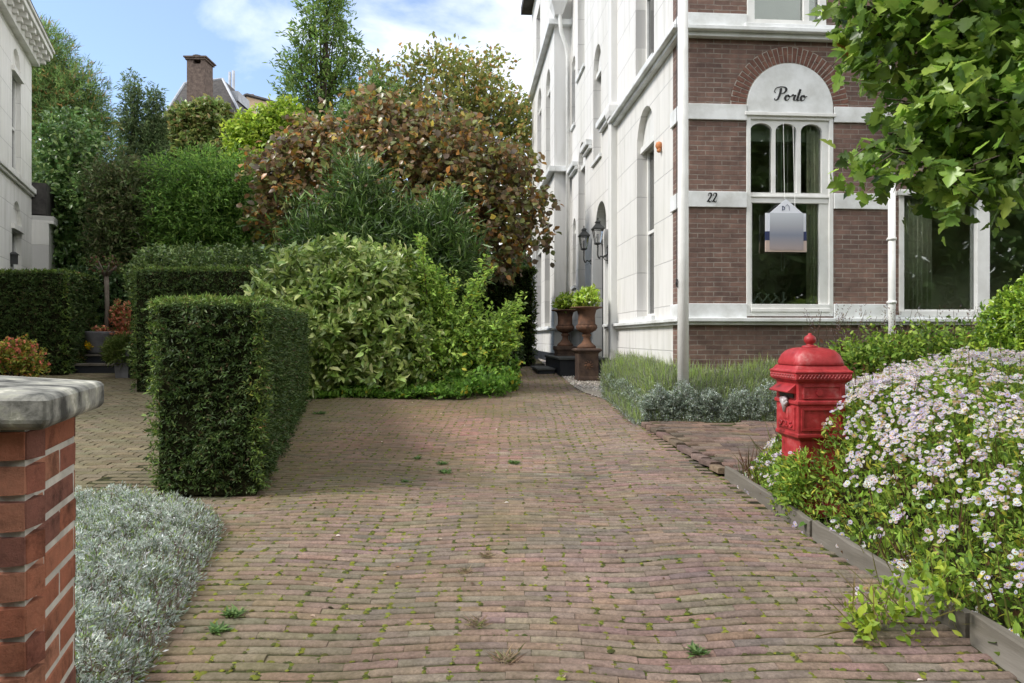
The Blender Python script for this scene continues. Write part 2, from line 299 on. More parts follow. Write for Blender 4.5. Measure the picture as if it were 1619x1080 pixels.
def sprigs(blobs, ns, per, twig=.3, shell=.35, up=.35, out_=.6, spread=.9, nup=.7, lump=.18, hang=0.):
    """leaves in short sprigs spread through the outer part of ellipsoids; returns leaf base, direction, normal, sprig id"""
    B = np.array([b[:6] for b in blobs], float); wt = np.array([(b[6] if len(b) > 6 else 1)*(b[3]*b[4]*b[5])**(2/3) for b in blobs]); wt /= wt.sum()
    bi = rng.choice(len(B), ns, p=wt); n = nrm(rng.normal(size=(ns, 3)))
    rr = 1-shell*rng.random(ns)**1.6
    ph = rng.uniform(0, 6, (len(B), 3))[bi]
    lum = np.sin(5*n[:, 0]+ph[:, 0])*np.sin(5*n[:, 1]+ph[:, 1])*np.sin(4*n[:, 2]+ph[:, 2])+.5*np.sin(11*n[:, 0]+ph[:, 1])*np.sin(12*n[:, 2]+ph[:, 0])
    rr = rr*(1+lump*lum); c = B[bi, :3]+n*B[bi, 3:6]*rr[:, None]
    tw = nrm(n*out_+np.array([0, 0, up])+.45*rng.normal(size=(ns, 3)))
    idx = np.repeat(np.arange(ns), per); u = rng.random(ns*per); m = len(idx)
    p = c[idx]+tw[idx]*(u*twig)[:, None]+rng.normal(size=(m, 3))*twig*.10
    d = nrm(tw[idx]*.7+spread*nrm(rng.normal(size=(m, 3)))+np.array([0, 0, -hang]))
    nn = nrm(np.array([0, 0, nup])+n[idx]*.4+.5*rng.normal(size=(m, 3)))
    return p, d, nn, idx
def foliage(name, blobs, ns, per, L, tm, pal, m, parent=None, clear=None, loosebg=False, jit=.22, sj=.3, sprigjit=.3, **k):
    p, d, n, idx = sprigs(blobs, ns, per, **k)
    if clear is not None:
        ok = clear(p); p, d, n, idx = p[ok], d[ok], n[ok], idx[ok]
    sp = (1+sprigjit*rng.uniform(-1, 1, (ns, 1)))
    col = palette(len(p), pal, jit)*sp[idx]*(1.25 if loosebg else 1)*(np.array([1.10, 1.02, .85]) if loosebg else 1)
    V, T, c = scatter(tm, p, d, n, L*(1+sj*rng.uniform(-1, 1, len(p))), np.clip(col, 0, .95))
    return npmesh(name, V, T, m, parent, c)
def B(px, py, z, rx, ry, dp=None, wt=1):   # ellipsoid: pixel extents at distance z turned into metres
    c = P(px, py, z); a = rx*z/F; b = ry*z/F
    return (c.x, c.y, c.z, a, dp if dp else a*.8, b, wt)
def limbs(mb, base, top, r, blobs, n=10, seed=1, n2=2):
    rd = random.Random(seed); base = Vector(base); top = Vector(top)
    mid = base.lerp(top, .5)+Vector((rd.uniform(-.1, .1), rd.uniform(-.1, .1), 0))*(top-base).length*.3
    mb.tube([base, base.lerp(mid, .15), mid, base.lerp(top, .8), top], [r*1.25, r, r*.75, r*.45, r*.15], 9)
    for i in range(n):
        b = blobs[i % len(blobs)]; tgt = Vector(b[:3])+Vector((rd.uniform(-.8, .8)*b[3], rd.uniform(-.8, .8)*b[4], rd.uniform(-.5, .8)*b[5]))
        t = rd.uniform(.3, .9); s = base.lerp(mid, t*2) if t < .5 else mid.lerp(base.lerp(top, .8), (t-.5)*2)
        q = s.lerp(tgt, .5)+Vector((0, 0, .12*(tgt-s).length)); rr = r*.38*(1-t*.4)
        mb.tube([s, q, tgt], [rr, rr*.6, rr*.15], 6)
        for k in range(n2):
            e = q+Vector((rd.uniform(-1, 1)*b[3]*.6, rd.uniform(-1, 1)*b[4]*.6, rd.uniform(-.2, 1)*b[5]*.7)); mb.tube([q, q.lerp(e, .5)+Vector((0, 0, .05)), e], [rr*.4, rr*.25, rr*.07], 5)
    return mb

# ================================================================== GROUND
def grid(name, x0, x1, y0, y1, nx, ny, m, dz=0., parent=None, mask=None):
    X, Y = np.meshgrid(np.linspace(x0, x1, nx), np.linspace(y0, y1, ny)); Z = G(X, Y)+dz
    V = np.stack([X, Y, Z], -1).reshape(-1, 3); i = np.arange(nx-1)[None]+np.arange(ny-1)[:, None]*nx
    q = np.stack([i, i+1, i+1+nx, i+nx], -1).reshape(-1, 4); return npmesh(name, V, q, m)
gm = MB()
xs = [-400, -60, -20, -8, -4, -2.6, -1.3, 0, 1.3, 2.6, 4, 8, 20, 60, 400]; ys = [-200, -20, -4, 0, 3, 6, 9, 12, 14.5, 17, 22, 30, 60, 200, 900]
for y in ys:
    for x in xs: gm.v.append((x, y, (0.05*max(y, -4) if y < 14.5 else .725+.006*(min(y, 60)-14.5))-.05))
nx = len(xs)
for j in range(len(ys)-1):
    for i in range(nx-1): gm.f.append((j*nx+i, j*nx+i+1, (j+1)*nx+i+1, (j+1)*nx+i))
tag(gm.build('ground', M['grass_soil']), kind='structure')

def edgeL(y):  # left edge of the driveway
    return np.interp(y, [-1, 2.92, 5.07, 9.8, 10.6, 11.4, 16], [-.75, -1.36, -1.78, -2.85, -3.0, .05, .05])
def edgeR(y): return np.interp(y, [-1, 2.67, 5.33, 7.7, 10.1, 11.2, 16], [2.05, 1.88, 1.68, 1.47, 1.36, 1.05, .78])
# sand and moss bed between the bricks
def jointmat():
    m = mat('moss_joint_sand', rough=.95, spec=.1); t = m.node_tree; c = coords(t)
    n = noise(t, c, 1.3, 6, .65); n2 = noise(t, c, 18, 4)
    a = ramp(t, [(.42, (.022, .018, .014)), (.62, (.05, .06, .016))], n); t.links.new(mixc(t, .5, a, ramp(t, [(.35, (.02, .018, .014)), (.65, (.09, .10, .03))], n2)), bsdf(m).inputs['Base Color'])
    bump(t, noise(t, c, 60, 5), .6, .01, bsdf(m)); return m
M['joint'] = jointmat()
def pavermat():
    m = mat('clinker_paver', rough=.8, spec=.28); t = m.node_tree; c = coords(t); b = bsdf(m)
    a = N(t, 'ShaderNodeAttribute', attribute_name='Col')
    grime = ramp(t, [(.3, (.55, .52, .50)), (.5, (.95, .93, .9)), (.72, (1.3, 1.26, 1.22))], noise(t, c, 14, 8, .7))
    col = mixc(t, .85, a.outputs['Color'], grime, 'MULTIPLY')
    col = mixc(t, .6, col, ramp(t, [(.38, (.55, .52, .5)), (.5, (1, .98, .96)), (.64, (1.45, 1.4, 1.35))], noise(t, c, 75, 6, .75)), 'MULTIPLY')
    col = mixc(t, .55, col, ramp(t, [(.36, (.62, .60, .62)), (.58, (1.1, 1.08, 1.06))], noise(t, c, .8, 5)), 'MULTIPLY')
    # green algae film, thickest along the shaded edges
    sp = N(t, 'ShaderNodeSeparateXYZ'); t.links.new(c, sp.inputs[0])
    al = N(t, 'ShaderNodeMath', operation='MULTIPLY_ADD'); al.inputs[1].default_value = -.085; al.inputs[2].default_value = .0; t.links.new(sp.outputs['X'], al.inputs[0])
    al2 = N(t, 'ShaderNodeMath', operation='ADD'); t.links.new(al.outputs[0], al2.inputs[0]); t.links.new(noise(t, c, 1.1, 7, .68), al2.inputs[1])
    al3 = N(t, 'ShaderNodeMath', operation='MULTIPLY_ADD'); al3.inputs[1].default_value = .010; t.links.new(sp.outputs['Y'], al3.inputs[0]); t.links.new(al2.outputs[0], al3.inputs[2])
    f = ramp(t, [(.48, (.02, .02, .02)), (.78, (.5, .5, .5))], al3.outputs[0])
    col = mixc(t, f, col, (.115, .11, .035))
    t.links.new(col, b.inputs['Base Color']); bump(t, noise(t, c, 60, 8, .8), .9, .007, b); return m
M['paver'] = pavermat()
def bricks(rects, hx, hy, ang, top, col, name, bev=.006, jit=.0022):
    """rects: centres (n,2); real bricks, each its own bevelled block inside one paving mesh"""
    n = len(rects); ca, sa = np.cos(ang)[:, None], np.sin(ang)[:, None]; ns = 5; tilt = rng.normal(0, .008, (n, 2)); e_ = .09; X_, Y_ = rects[:, 0], rects[:, 1]; tilt[:, 0] += (G(X_+e_, Y_)-G(X_-e_, Y_))/(2*e_); tilt[:, 1] += (G(X_, Y_+.03)-G(X_, Y_-.03))/.06-.05; V = []
    for si in range(ns):
        t = -1+2*si/(ns-1); wob = rng.normal(0, jit*.6, (n, 2)); end = .0012 if abs(t) == 1 else 0
        for (v, dz) in ((-1, -.045), (-1, -bev*1.2), (-.86, -bev*.35), (-.5, 0), (.5, 0), (.86, -bev*.35), (1, -bev*1.2), (1, -.045)):
            qx = np.full((n, 1), t*hx); qy = (v*hy+np.where(v < 0, wob[:, 0], wob[:, 1]))[:, None]
            V.append(np.concatenate([rects[:, :1]+qx*ca-qy*sa, rects[:, 1:2]+qx*sa+qy*ca, top[:, None]+dz-end+qx*tilt[:, :1]+qy*tilt[:, 1:]+qy*.05+rng.normal(0, .0006, (n, 1))], 1))
    V = V+V[:8]+V[(ns-1)*8:ns*8]; V = np.stack(V, 1); f = []
    for si in range(ns-1):
        for k in range(7): f.append((si*8+k, (si+1)*8+k, (si+1)*8+k+1, si*8+k+1))
    for o_, sg_ in ((ns*8, 1), (ns*8+8, -1)):
        for q4 in ((0, 1, 6, 7), (1, 2, 5, 6), (2, 3, 4, 5)): f.append(tuple(o_+v for v in (q4 if sg_ > 0 else q4[::-1])))
    T = (np.array(f)[None]+(np.arange(n)*(ns*8+16))[:, None, None]).reshape(-1, 4)
    return npmesh(name, V.reshape(-1, 3), T, M['paver'], None, np.repeat(col, ns*8+16, 0), smooth=True)
PAV = [(.198, .148, .122, 4), (.213, .160, .132, 4), (.172, .138, .116, 3), (.215, .155, .125, 1.5), (.155, .128, .106, 1.2), (.220, .180, .145, 1)]
rc = []; row = 0; y = -.6
while y < 16.2:
    x = -3.3+(.105 if row % 2 else 0)+rng.uniform(-.008, .008)
    while x < 2.4:
        rc.append((x, y)); x += .211
    y += .0615; row += 1
rc = np.array(rc)
yb = rc[:, 1].copy(); rc[:, 1] += .010*np.sin(rc[:, 0]*2.9+yb*.9)+.006*np.sin(rc[:, 0]*6.1+yb*.5)+.03*np.sin(rc[:, 0]*1.1+1.2)+rng.normal(0, .0015, len(rc)); rc[:, 0] += .012*np.sin(rc[:, 1]*3.1)
yy = rc[:, 1]; keep = (rc[:, 0] > edgeL(yy)-.14*(yy < 10)-.35*(yy < 5.3)) & (rc[:, 0] < edgeR(yy)+.05*(yy < 5.6)); rc = rc[keep]
col = palette(len(rc), PAV, .06)
redz = np.exp(-((rc[:, 0]+.95)/1.0)**4)*np.exp(-((rc[:, 1]-8.1)/2.2)**4)
col = col*(1-redz[:, None])+(col*np.array([1.10, .88, .90]))*redz[:, None]
ang = .033*np.cos(rc[:, 0]*1.1+1.2)+.029*np.cos(rc[:, 0]*2.9+rc[:, 1]*.9)+.0366*np.cos(rc[:, 0]*6.1+rc[:, 1]*.5)+rng.normal(0, .006, len(rc))
tag(bricks(rc,   .1045, .0252, ang, G(rc[:, 0], rc[:, 1])+rng.normal(0, .0013, len(rc)), col, 'driveway'), kind='structure')
drive_rc = rc
grid('joint_bed', -3.3, 2.4, -.8, 16.3, 60, 170, M['joint'], -.009)
tag(bpy.data.objects['joint_bed'], kind='structure')
# courtyard paving on the left, square setts
def polyf(poly):
    px = np.array([p[0] for p in poly]); py = np.array([p[1] for p in poly])
    def f(x, y):
        ins = np.zeros(len(x), bool); j = len(px)-1
        for i in range(len(px)):
            c_ = ((py[i] > y) != (py[j] > y)) & (x < (px[j]-px[i])*(y-py[i])/(py[j]-py[i]+1e-12)+px[i]); ins ^= c_; j = i
        return ins
    return f
rc = []; row = 0; yv = 3.2
while yv < 15.8:
    xv = -11+(.1 if row % 2 else 0)
    while xv < -2.1: rc.append((xv, yv)); xv += .205
    yv += .105; row += 1
rc = np.array(rc); f = polyf([(-11, 3.2), (-2.2, 3.2), (-2.3, 5.2), (-3.4, 11), (-4.6, 15.8), (-11, 15.8)]); rc = rc[f(rc[:, 0], rc[:, 1])]
tag(bricks(rc, .0965, .0465, rng.normal(0.0, .006, len(rc)), G(rc[:, 0], rc[:, 1])-.006+rng.normal(0, .0015, len(rc)), palette(len(rc), [(.20, .165, .135, 3), (.165, .13, .11, 2), (.23, .19, .15, 1)], .12), 'courtyard_paving'), kind='structure')
# side path to the right, bricks a little higher with an uneven edge
rc = []; row = 0; yv = 5.72
while yv < 8.06:
    xv = edgeR(yv)+.215+(.105 if row % 2 else 0)
    while xv < 5.2: rc.append((xv, yv)); xv += .211
    yv += .105; row += 1
rc = np.array(rc)
tz = G(rc[:, 0], rc[:, 1])+.045+rng.normal(0, .004, len(rc))
ec = []; yv = 5.74
while yv < 8.06: ec.append((edgeR(yv)+.055, yv)); yv += .213
ec = np.array(ec); aa_ = np.concatenate([rng.normal(0, .02, len(rc)), np.pi/2+.08+rng.normal(0, .035, len(ec))]); tz = np.concatenate([tz, G(ec[:, 0], ec[:, 1])+.05+rng.normal(0, .005, len(ec))+.012*(ec[:, 1] < 6.4)]); rc = np.concatenate([rc, ec])
tag(bricks(rc, .1045, .049, aa_, tz, palette(len(rc), [(.17, .125, .10, 3), (.13, .10, .085, 2), (.21, .15, .11, 1)], .16), 'side_path', jit=.004), kind='structure')
pb = MB(); 
for j in range(13):
    yv = 5.66+j*.2
    for xv in (edgeR(yv)+.03, 5.3): pb.v.append((xv, yv, g(0, yv)+.03))
pb.f = [(2*i, 2*i+1, 2*i+3, 2*i+2) for i in range(12)]; tag(pb.build('path_bed', M['joint']), kind='structure')

# moss cushions in the joints
MS = leafmat('moss', .9, .1, .1, 1.0)
nm = 54000; sel = drive_rc[np.repeat(rng.integers(0, len(drive_rc), nm//6), 6)]
wgt = .35+.5*np.clip((-sel[:, 0]-.2)/1.6, 0, 1)+.3*(np.sin(sel[:, 0]*2.3+1)*np.sin(sel[:, 1]*1.1) > .2)+.25*(sel[:, 1] > 7)
k_ = np.repeat(rng.random(nm//6), 6) < wgt*1.25; sel = sel[k_]; nm = len(sel)
ends = np.repeat(rng.random(nm//6), 6) < .85
mx_ = sel[:, 0]+np.where(ends, .1055+rng.normal(0, .005, nm), rng.uniform(-.1, .1, nm)); my_ = sel[:, 1]+np.where(ends, rng.normal(0, .018, nm), .032)
pp = np.stack([mx_, my_, G(mx_, my_)-.0045], 1)
V, T, cc = scatter(T_disc(7, .5), pp, nrm(np.stack([rng.normal(size=nm), rng.normal(size=nm)*.3, np.zeros(nm)+.05], 1)), np.tile([0, 0, 1.], (nm, 1)), .005+.012*rng.random(nm)**1.4, palette(nm, [(.10, .112, .02, 3), (.14, .15, .025, 2), (.055, .062, .02, 3)]))
V[:, 0] = V[:, 0]; tag(npmesh('joint_moss', V, T, MS, None, cc), 'yellow green moss growing in the joints of the brick driveway', 'moss', kind='stuff')

# gravel strip beside the villa
GR = leafmat('pebbles', .8, 0, .3, 1.0)
n_ = 16000; xg = rng.uniform(.2, 2.4, n_); yg = rng.uniform(9.5, 24, n_)
def wallx(y): return 2.818-.0712*y
ok = (xg > edgeR(yg)+.02) & (xg < np.where(yg < 18.1, wallx(yg), wallx(yg)-.5)); xg, yg = xg[ok], yg[ok]
pg = np.stack([xg, yg, G(xg, yg)+.0], 1)
V, T, cc = scatter(T_disc(5, .6), pg, nrm(rng.normal(size=(len(pg), 3))*[1, 1, .2]), np.tile([0, 0, 1.], (len(pg), 1))+.3*rng.normal(size=(len(pg), 3)), .012+.012*rng.random(len(pg)), palette(len(pg), [(.42, .38, .33, 3), (.28, .25, .22, 2), (.55, .52, .47, 1)]))
tag(npmesh('gravel', V, T, GR, None, cc), 'pale pebbles in a strip along the white villa wall', 'gravel', kind='stuff')
gb = MB(); ysg = np.linspace(9.5, 24, 30)
for yv in ysg: gb.v += [(float(edgeR(yv))+.02, yv, g(3, yv)-.0), (2.2 if yv < 18 else 1.5, yv, g(3, yv)-.0)]
gb.f = [(2*i, 2*i+1, 2*i+3, 2*i+2) for i in range(29)]; tag(gb.build('gravel_bed', mottled('gravel_sand', [(.3, (.15, .13, .11)), (.7, (.27, .25, .21))], 20, .95, .1, .6, .01, 50)), kind='structure')

# ================================================================== VILLA
VA = math.atan(.0712); ZC = 9.0; CXW = PX(1078, ZC)
villa = thing('villa', 'tall white stucco villa with a brown brick front, white bands and house number 22', 'house', (CXW, ZC, 0), VA)
ca, sa = math.cos(VA), math.sin(VA)
def front(px, py=None, y=0):   # pixel on the facade plane -> local x, z
    d = (px-CX)/F; # X = d*Y ; X = CXW + s*ca - y*sa ; Y = ZC + s*sa + y*ca
    s = (d*(ZC+y*ca)-CXW+y*sa)/(ca-d*sa); Y = ZC+s*sa+y*ca
    return s if py is None else (s, CH+(HY-py)/F*Y)
def side(px, py=None, x=0):    # pixel on the side wall (local x) -> local y, z
    d = (px-CX)/F; t = (CXW+x*ca-d*(ZC+x*sa))/(d*ca+sa); Y = ZC+t*ca+x*sa
    return t if py is None else (t, CH+(HY-py)/F*Y)
def wallpoly(name, outer, holes, fr, depth, m, parent):
    """wall sheet with real openings; fr maps (a, z, d) to local xyz; reveals run d = 0..depth"""
    polys = [[Vector((a, z, 0)) for a, z in q] for q in [outer]+holes]
    tris = tessellate_polygon(polys); flat = [p for q in polys for p in q]; mb = MB(); mb.v = [fr(p.x, p.y, 0) for p in flat]; mb.f = [tuple(t) for t in tris]
    for q in holes:
        b = len(mb.v); n = len(q); mb.v += [fr(a, z, 0) for a, z in q]+[fr(a, z, depth) for a, z in q]
        mb.f += [(b+i, b+(i+1) % n, b+n+(i+1) % n, b+n+i) for i in range(n)]
    return mb.build(name, m, parent)
def rect(a0, a1, z0, z1): return [(a0, z0), (a1, z0), (a1, z1), (a0, z1)]
def arched(a0, a1, z0, zs, zt, n=12):
    c = (a0+a1)/2; r = (a1-a0)/2; h = zt-zs
    return [(a0, z0), (a1, z0)]+[(c+r*math.cos(math.pi*i/n), zs+h*math.sin(math.pi*i/n)) for i in range(n+1)]
FW = 8.5; H = 12.5
ff = lambda a, z, d: (a, d, z)
fs = lambda a, z, d: (d, a, z)
wl, wr = front(1180), front(1317); 
zt = front(1248, 183)[1]; zb = front(1248, 500)[1]
# right wing: three-light window
rl = front(1421); rr_ = rl+3.3; rzt = front(1480, 300)[1]; rzb = front(1480, 498)[1]
ul, ur = front(1181), front(1306); uzb = front(1240, 44)[1]
wallpoly('front_wall', [(0, -.2), (FW, -.2), (FW, H), (0, H)], [rect(wl, wr, zb, zt), rect(rl, rr_, rzb, rzt), rect(ul, ur, uzb, uzb+2.2)], ff, .22, M['brick_front'], villa)
# openings in the side wall: (y0, y1, sill, spring, top)
def opn(p0, p1, pb, ps, ptp):
    y1 = side(p0); y0 = side(p1); pm = (p0+p1)/2
    return [y0, y1, side(pm, pb)[1], side(pm, ps)[1], side(pm, ptp)[1]]
S1 = [side(1034), side(1007), 1.70, 4.42, 4.95]; S1[2] = side(1022, 500)[1]
SU = [side(1034), side(1005), 5.56, 8.2, 8.21]
SW2 = [side(950.5), side(938), 5.13, 7.0, 7.5]
DR = [side(958.5), side(941.5), .98, 3.65, 4.17]
S3U = [side(924.5), side(913.5), 7.68, 10.3, 10.31]; S3L = [side(925), side(914.5), 1.72, 5.5, 6.0]
S5 = [side(909.5), side(904.2), 6.75, 8.3, 8.5]; S5L = [side(910.5), side(905.5), 2.7, 4.1, 4.4]
sops = [S1, SU, SW2, DR, S3U, S3L, S5, S5L]
SD = side(903)         # where the rear wing steps out
holes = [arched(o[0], o[1], o[2], o[3], o[4]) if o[4]-o[3] > .05 else rect(o[0], o[1], o[2], o[3]) for o in sops]
BRK = side(1064)
wallpoly('side_wall', [(BRK, -.2), (SD, -.2), (SD, H), (BRK, H)], holes, fs, .24, M['stucco'], villa)
m_ = MB(); m_.v = [(0, 0, -.2), (0, BRK, -.2), (0, BRK, H), (0, 0, H)]; m_.f = [(0, 3, 2, 1)]; m_.build('brick_quoin', M['brick_side'], villa)
# rear wing standing out from the side wall
XO = -.44
def side2(px, py=None): return side(px, py, XO)
WA = [side2(854), side2(848), 9.85, 11.6, 11.61]; WB = [side2(856), side2(849.5), 6.0, 8.5, 9.05]; WC = [side2(856), side2(847.5), 1.72, 4.1, 4.6]; WD = [side2(869.5), side2(861.5), 1.72, 4.1, 4.6]; WE = [side2(870), side2(863), 6.0, 8.3, 8.8]
wops = [WA, WB, WC, WD, WE]; YE = side2(841)
wallpoly('wing_side_wall', [(SD, -.2), (YE, -.2), (YE, H), (SD, H)], [arched(*o) if o[4]-o[3] > .05 else rect(o[0], o[1], o[2], o[3]) for o in wops], lambda a, z, d: (XO+d, a, z), .24, M['stucco'], villa)
m_ = MB(); m_.v = [(XO, SD, -.2), (0, SD, -.2), (0, SD, H), (XO, SD, H)]; m_.f = [(0, 1, 2, 3)]; m_.build('wing_front_wall', M['stucco_plain'], villa)
m_ = MB(); m_.v = [(XO, YE, -.2), (FW, YE, -.2), (FW, YE, H), (XO, YE, H)]; m_.f = [(3, 2, 1, 0)]; m_.build('rear_wall', M['stucco_plain'], villa)
m_ = MB(); m_.v = [(FW, 0, -.2), (FW, YE, -.2), (FW, YE, H), (FW, 0, H)]; m_.f = [(0, 1, 2, 3)]; m_.build('far_side_wall', M['stucco_plain'], villa)
m_ = MB(); m_.box(-.5, FW+.3, -.35, SD-.004, H, H+.25); m_.box(XO-.35, FW+.3, SD, YE+.3, H, H+.25); m_.prism([(0, 1), (FW-.5, 1), (FW-.5, YE-1), (0, YE-1)], H+.25, H+.5); m_.build('roof', M['slate'], villa)

# painted bands: on the facade and returning round the corner
def fband(y0, y1, name='string_course', dp=.03, x0=-.03, x1=None, ret=None, segs=None):
    za = front(1130, y1)[1]; zb_ = front(1130, y0)[1]
    for a, b in (segs or [(x0, x1 or FW)]):
        mb = MB(); mb.box(a, b, -dp, .001, za, zb_)
        if ret and a <= 0: mb.box(-dp, .001, .0015, ret, za+.001, zb_-.001)
        mb.build(name, M['paint_band'], villa, bevel=.006)
    return za, zb_
gap = .004
za22 = fband(303, 328, segs=[(-.03, wl-gap), (wr+gap, front(1404))], ret=BRK+.04)
fband(165, 190, segs=[(-.03, wl-gap), (wr+gap, FW)], ret=BRK+.04)
fband(480, 503, name='base_course', segs=[(-.03, wl-gap), (wr+gap, front(1404))], ret=BRK+.04)
fband(22, 48.5, segs=[(-.03, ul-gap)], ret=BRK+.04)
# ledge over the brick base, with a shadow moulding under it, front and side
zl0, zl1 = 1.575, 1.655
mb = MB(); mb.box(-.10, FW, -.10, .0, zl0+.03, zl1); mb.box(-.06, FW, -.06, 0, zl0-.01, zl0+.0285); mb.box(-.10, -.0, .0015, DR[0]-.10, zl0+.0295, zl1-.001); mb.box(-.06, -.0, .0015, DR[0]-.10, zl0-.009, zl0+.028)
mb.box(-.10, 0, DR[1]+.1, SD-.002, zl0+.03, zl1); mb.box(XO-.1, XO, SD, YE, zl0+.03, zl1); mb.box(XO, -.1015, SD-.1, SD, zl0+.03, zl1)
mb.build('sill_ledge', M['paint_band'], villa, bevel=.008)
# cornice between the floors
zc0, zc1 = front(1130, 62)[1], front(1130, 47.5)[1]
mb = MB(); mb.box(-.16, FW, -.16, .0, zc0+.06, zc1); mb.box(-.09, FW, -.09, 0, zc0, zc0+.0585)
PIL = side(974)
mb.build('cornice', M['paint_band'], villa, bevel=.01); mb = MB(); mb.box(-.16, 0, .0015, PIL, zc0+.0595, zc1-.001); mb.box(-.09, 0, .0015, PIL, zc0+.001, zc0+.058)
mb.build('side_cornice', M['paint_band'], villa, bevel=.01)
for a, b in ((PIL+.15, SW2[0]-.12), (SW2[1]+.12, S3L[0]-.1), (S3L[1]+.08, SD-.002)): mb = MB(); mb.box(-.14, 0, a, b, 5.58, 5.70); mb.box(-.08, 0, a+.001, b-.001, 5.50, 5.5785); mb.build('side_moulding', M['paint_band'], villa, bevel=.01)
for za__, zb__ in ((5.66, 5.80), (9.42, 9.56)): mb = MB(); mb.box(XO-.16, XO, SD-.16, YE, za__, zb__); mb.box(XO, -.1415 if za__ < 6 else 0, SD-.16, SD, za__, zb__); mb.build('wing_moulding', M['paint_band'], villa, bevel=.01)
# black base of the stucco wall
mb = MB(); mb.box(-.012, .0, BRK+.05, DR[0]-.05, -.1, 1.0); mb.box(-.012, 0, DR[1]+.05, SD-.01, -.1, 1.0); mb.box(XO-.012, XO, SD-.01, YE, -.1, 1.0); mb.box(XO, -.013, SD-.012, SD, -.1, 1.0)
mb.build('black_plinth', M['plinth'], villa)
# pilaster
mb = MB(); mb.prism([(-.001, PIL-.10), (-.11, PIL-.10), (-.13, PIL-.07), (-.13, PIL+.07), (-.11, PIL+.10), (-.001, PIL+.10)], 1.0, H); mb.sqloft([(.15, 5.42), (.17, 5.5), (.17, 5.6), (.15, 5.66)], (0, PIL)); mb.build('pilaster', M['stucco_plain'], villa)
# arch over the front window
acx, acz = front(1248.5, 171); ar = (wr-wl)/2-.005; aro = ar+.215
mb = MB(); n = 35
for i in range(n):
    a0 = math.pi*(i+.11)/n; a1 = math.pi*(i+.89)/n
    for r0, r1 in ((ar+.012, ar+(.11 if i % 2 else .205)), (ar+(.118 if i % 2 else .21), aro)):
        if r1-r0 < .02: continue
        mb.prism_xz([(acx+r0*math.cos(a), acz+r0*math.sin(a)) for a in (a0, a1)]+[(acx+r1*math.cos(a), acz+r1*math.sin(a)) for a in (a1, a0)], -.012, .001)
mb.build('brick_arch', M['arch_brick'], villa)
mb = MB(); mb.prism_xz([(acx+aro*math.cos(math.pi*i/30), acz+aro*math.sin(math.pi*i/30)) for i in range(31)], -.006, .001); mb.build('arch_mortar', M['mortar'], villa)
mb = MB(); mb.prism_xz([(acx-ar, zt+.005), (acx+ar, zt+.005)]+[(acx+ar*math.cos(math.pi*i/30), acz+ar*math.sin(math.pi*i/30)) for i in range(31)], -.02, .001)
mb.build('arch_panel', M['paint_band'], villa, bevel=.006)
# script lettering, drawn as broad-nib strokes
def catmull(pts, k=8):
    p = [pts[0]]+pts+[pts[-1]]; o = []
    for i in range(1, len(p)-2):
        for j in range(k):
            t = j/k; o.append(tuple(.5*(2*p[i][c]+(-p[i-1][c]+p[i+1][c])*t+(2*p[i-1][c]-5*p[i][c]+4*p[i+1][c]-p[i+2][c])*t*t+(-p[i-1][c]+3*p[i][c]-3*p[i+1][c]+p[i+2][c])*t**3) for c in (0, 1)))
    return o+[pts[-1]]
def script(name, strokes, ox, oz, sc, yy, parent, nib=.10, thin=.022):
    mb = MB()
    for st in strokes:
        c = catmull(st); n = len(c)
        for i, (x, z) in enumerate(c):
            a = c[max(i-1, 0)]; b = c[min(i+1, n-1)]; dx, dz = b[0]-a[0], b[1]-a[1]; l = math.hypot(dx, dz) or 1; dx /= l; dz /= l
            wd = thin+nib*max(0, -dz)**1.6*.55; taper = min(1, (i+1)/3, (n-i)/3); wd *= taper
            for s_, yv in ((1, yy), (-1, yy), (-1, yy+.006), (1, yy+.006)): mb.v.append((ox+(x-dz*wd*s_)*sc, yv, oz+(z+dx*wd*s_)*sc))
        b0 = len(mb.v)-4*n
        for i in range(n-1):
            for k in range(4): mb.f.append((b0+4*i+k, b0+4*i+(k+1) % 4, b0+4*i+4+(k+1) % 4, b0+4*i+4+k))
    return mb.build(name, M['ink'], parent)
Pg = [[(.62, 1.3), (.52, .7), (.36, .2), (.18, .0), (.02, .06), (.06, .2)], [(.12, .75), (.02, .95), (.16, 1.25), (.55, 1.42), (.95, 1.38), (1.08, 1.12), (.92, .82), (.62, .68), (.5, .76)]]
og = lambda o: [[(o+.34, .56), (o+.14, .5), (o+.03, .2), (o+.14, .0), (o+.33, .1), (o+.43, .36), (o+.34, .56), (o+.36, .42), (o+.62, .46)]]
rg = lambda o: [[(o, .44), (o+.16, .62), (o+.2, .5), (o+.33, .56), (o+.38, .5), (o+.28, .2), (o+.32, .02), (o+.42, .03), (o+.55, .2)]]
tg = lambda o: [[(o, .2), (o+.22, .7), (o+.34, 1.2), (o+.26, .9), (o+.08, .2), (o+.12, .0), (o+.24, .04), (o+.42, .22)], [(o+.08, .8), (o+.38, .84)]]
porto = [[(x, z*.82) for x, z in st_] for st_ in Pg+og(.95)+rg(1.5)+tg(2.02)+og(2.36)]
lx, lz = front(1223, 159); script('script_lettering', porto, lx, lz, (front(1275)-front(1223))/2.98, -.0265, villa, .13, .03)['label'] = 'black script word Porto on the white arch panel'
two = lambda o: [[(o+.10, .95), (o+.02, 1.08), (o+.14, 1.3), (o+.38, 1.36), (o+.52, 1.16), (o+.44, .85), (o+.22, .5), (o+.0, .16), (o-.1, .02)], [(o-.1, .04), (o+.1, .16), (o+.3, .02), (o+.45, .04), (o+.54, .24)]]
lx, lz = front(1117, 320); script('house_number', two(.1)+two(.88), lx, lz, .105/1.36*1.1, -.0365, villa, .15, .035)['label'] = 'black painted house number 22 on the white band'

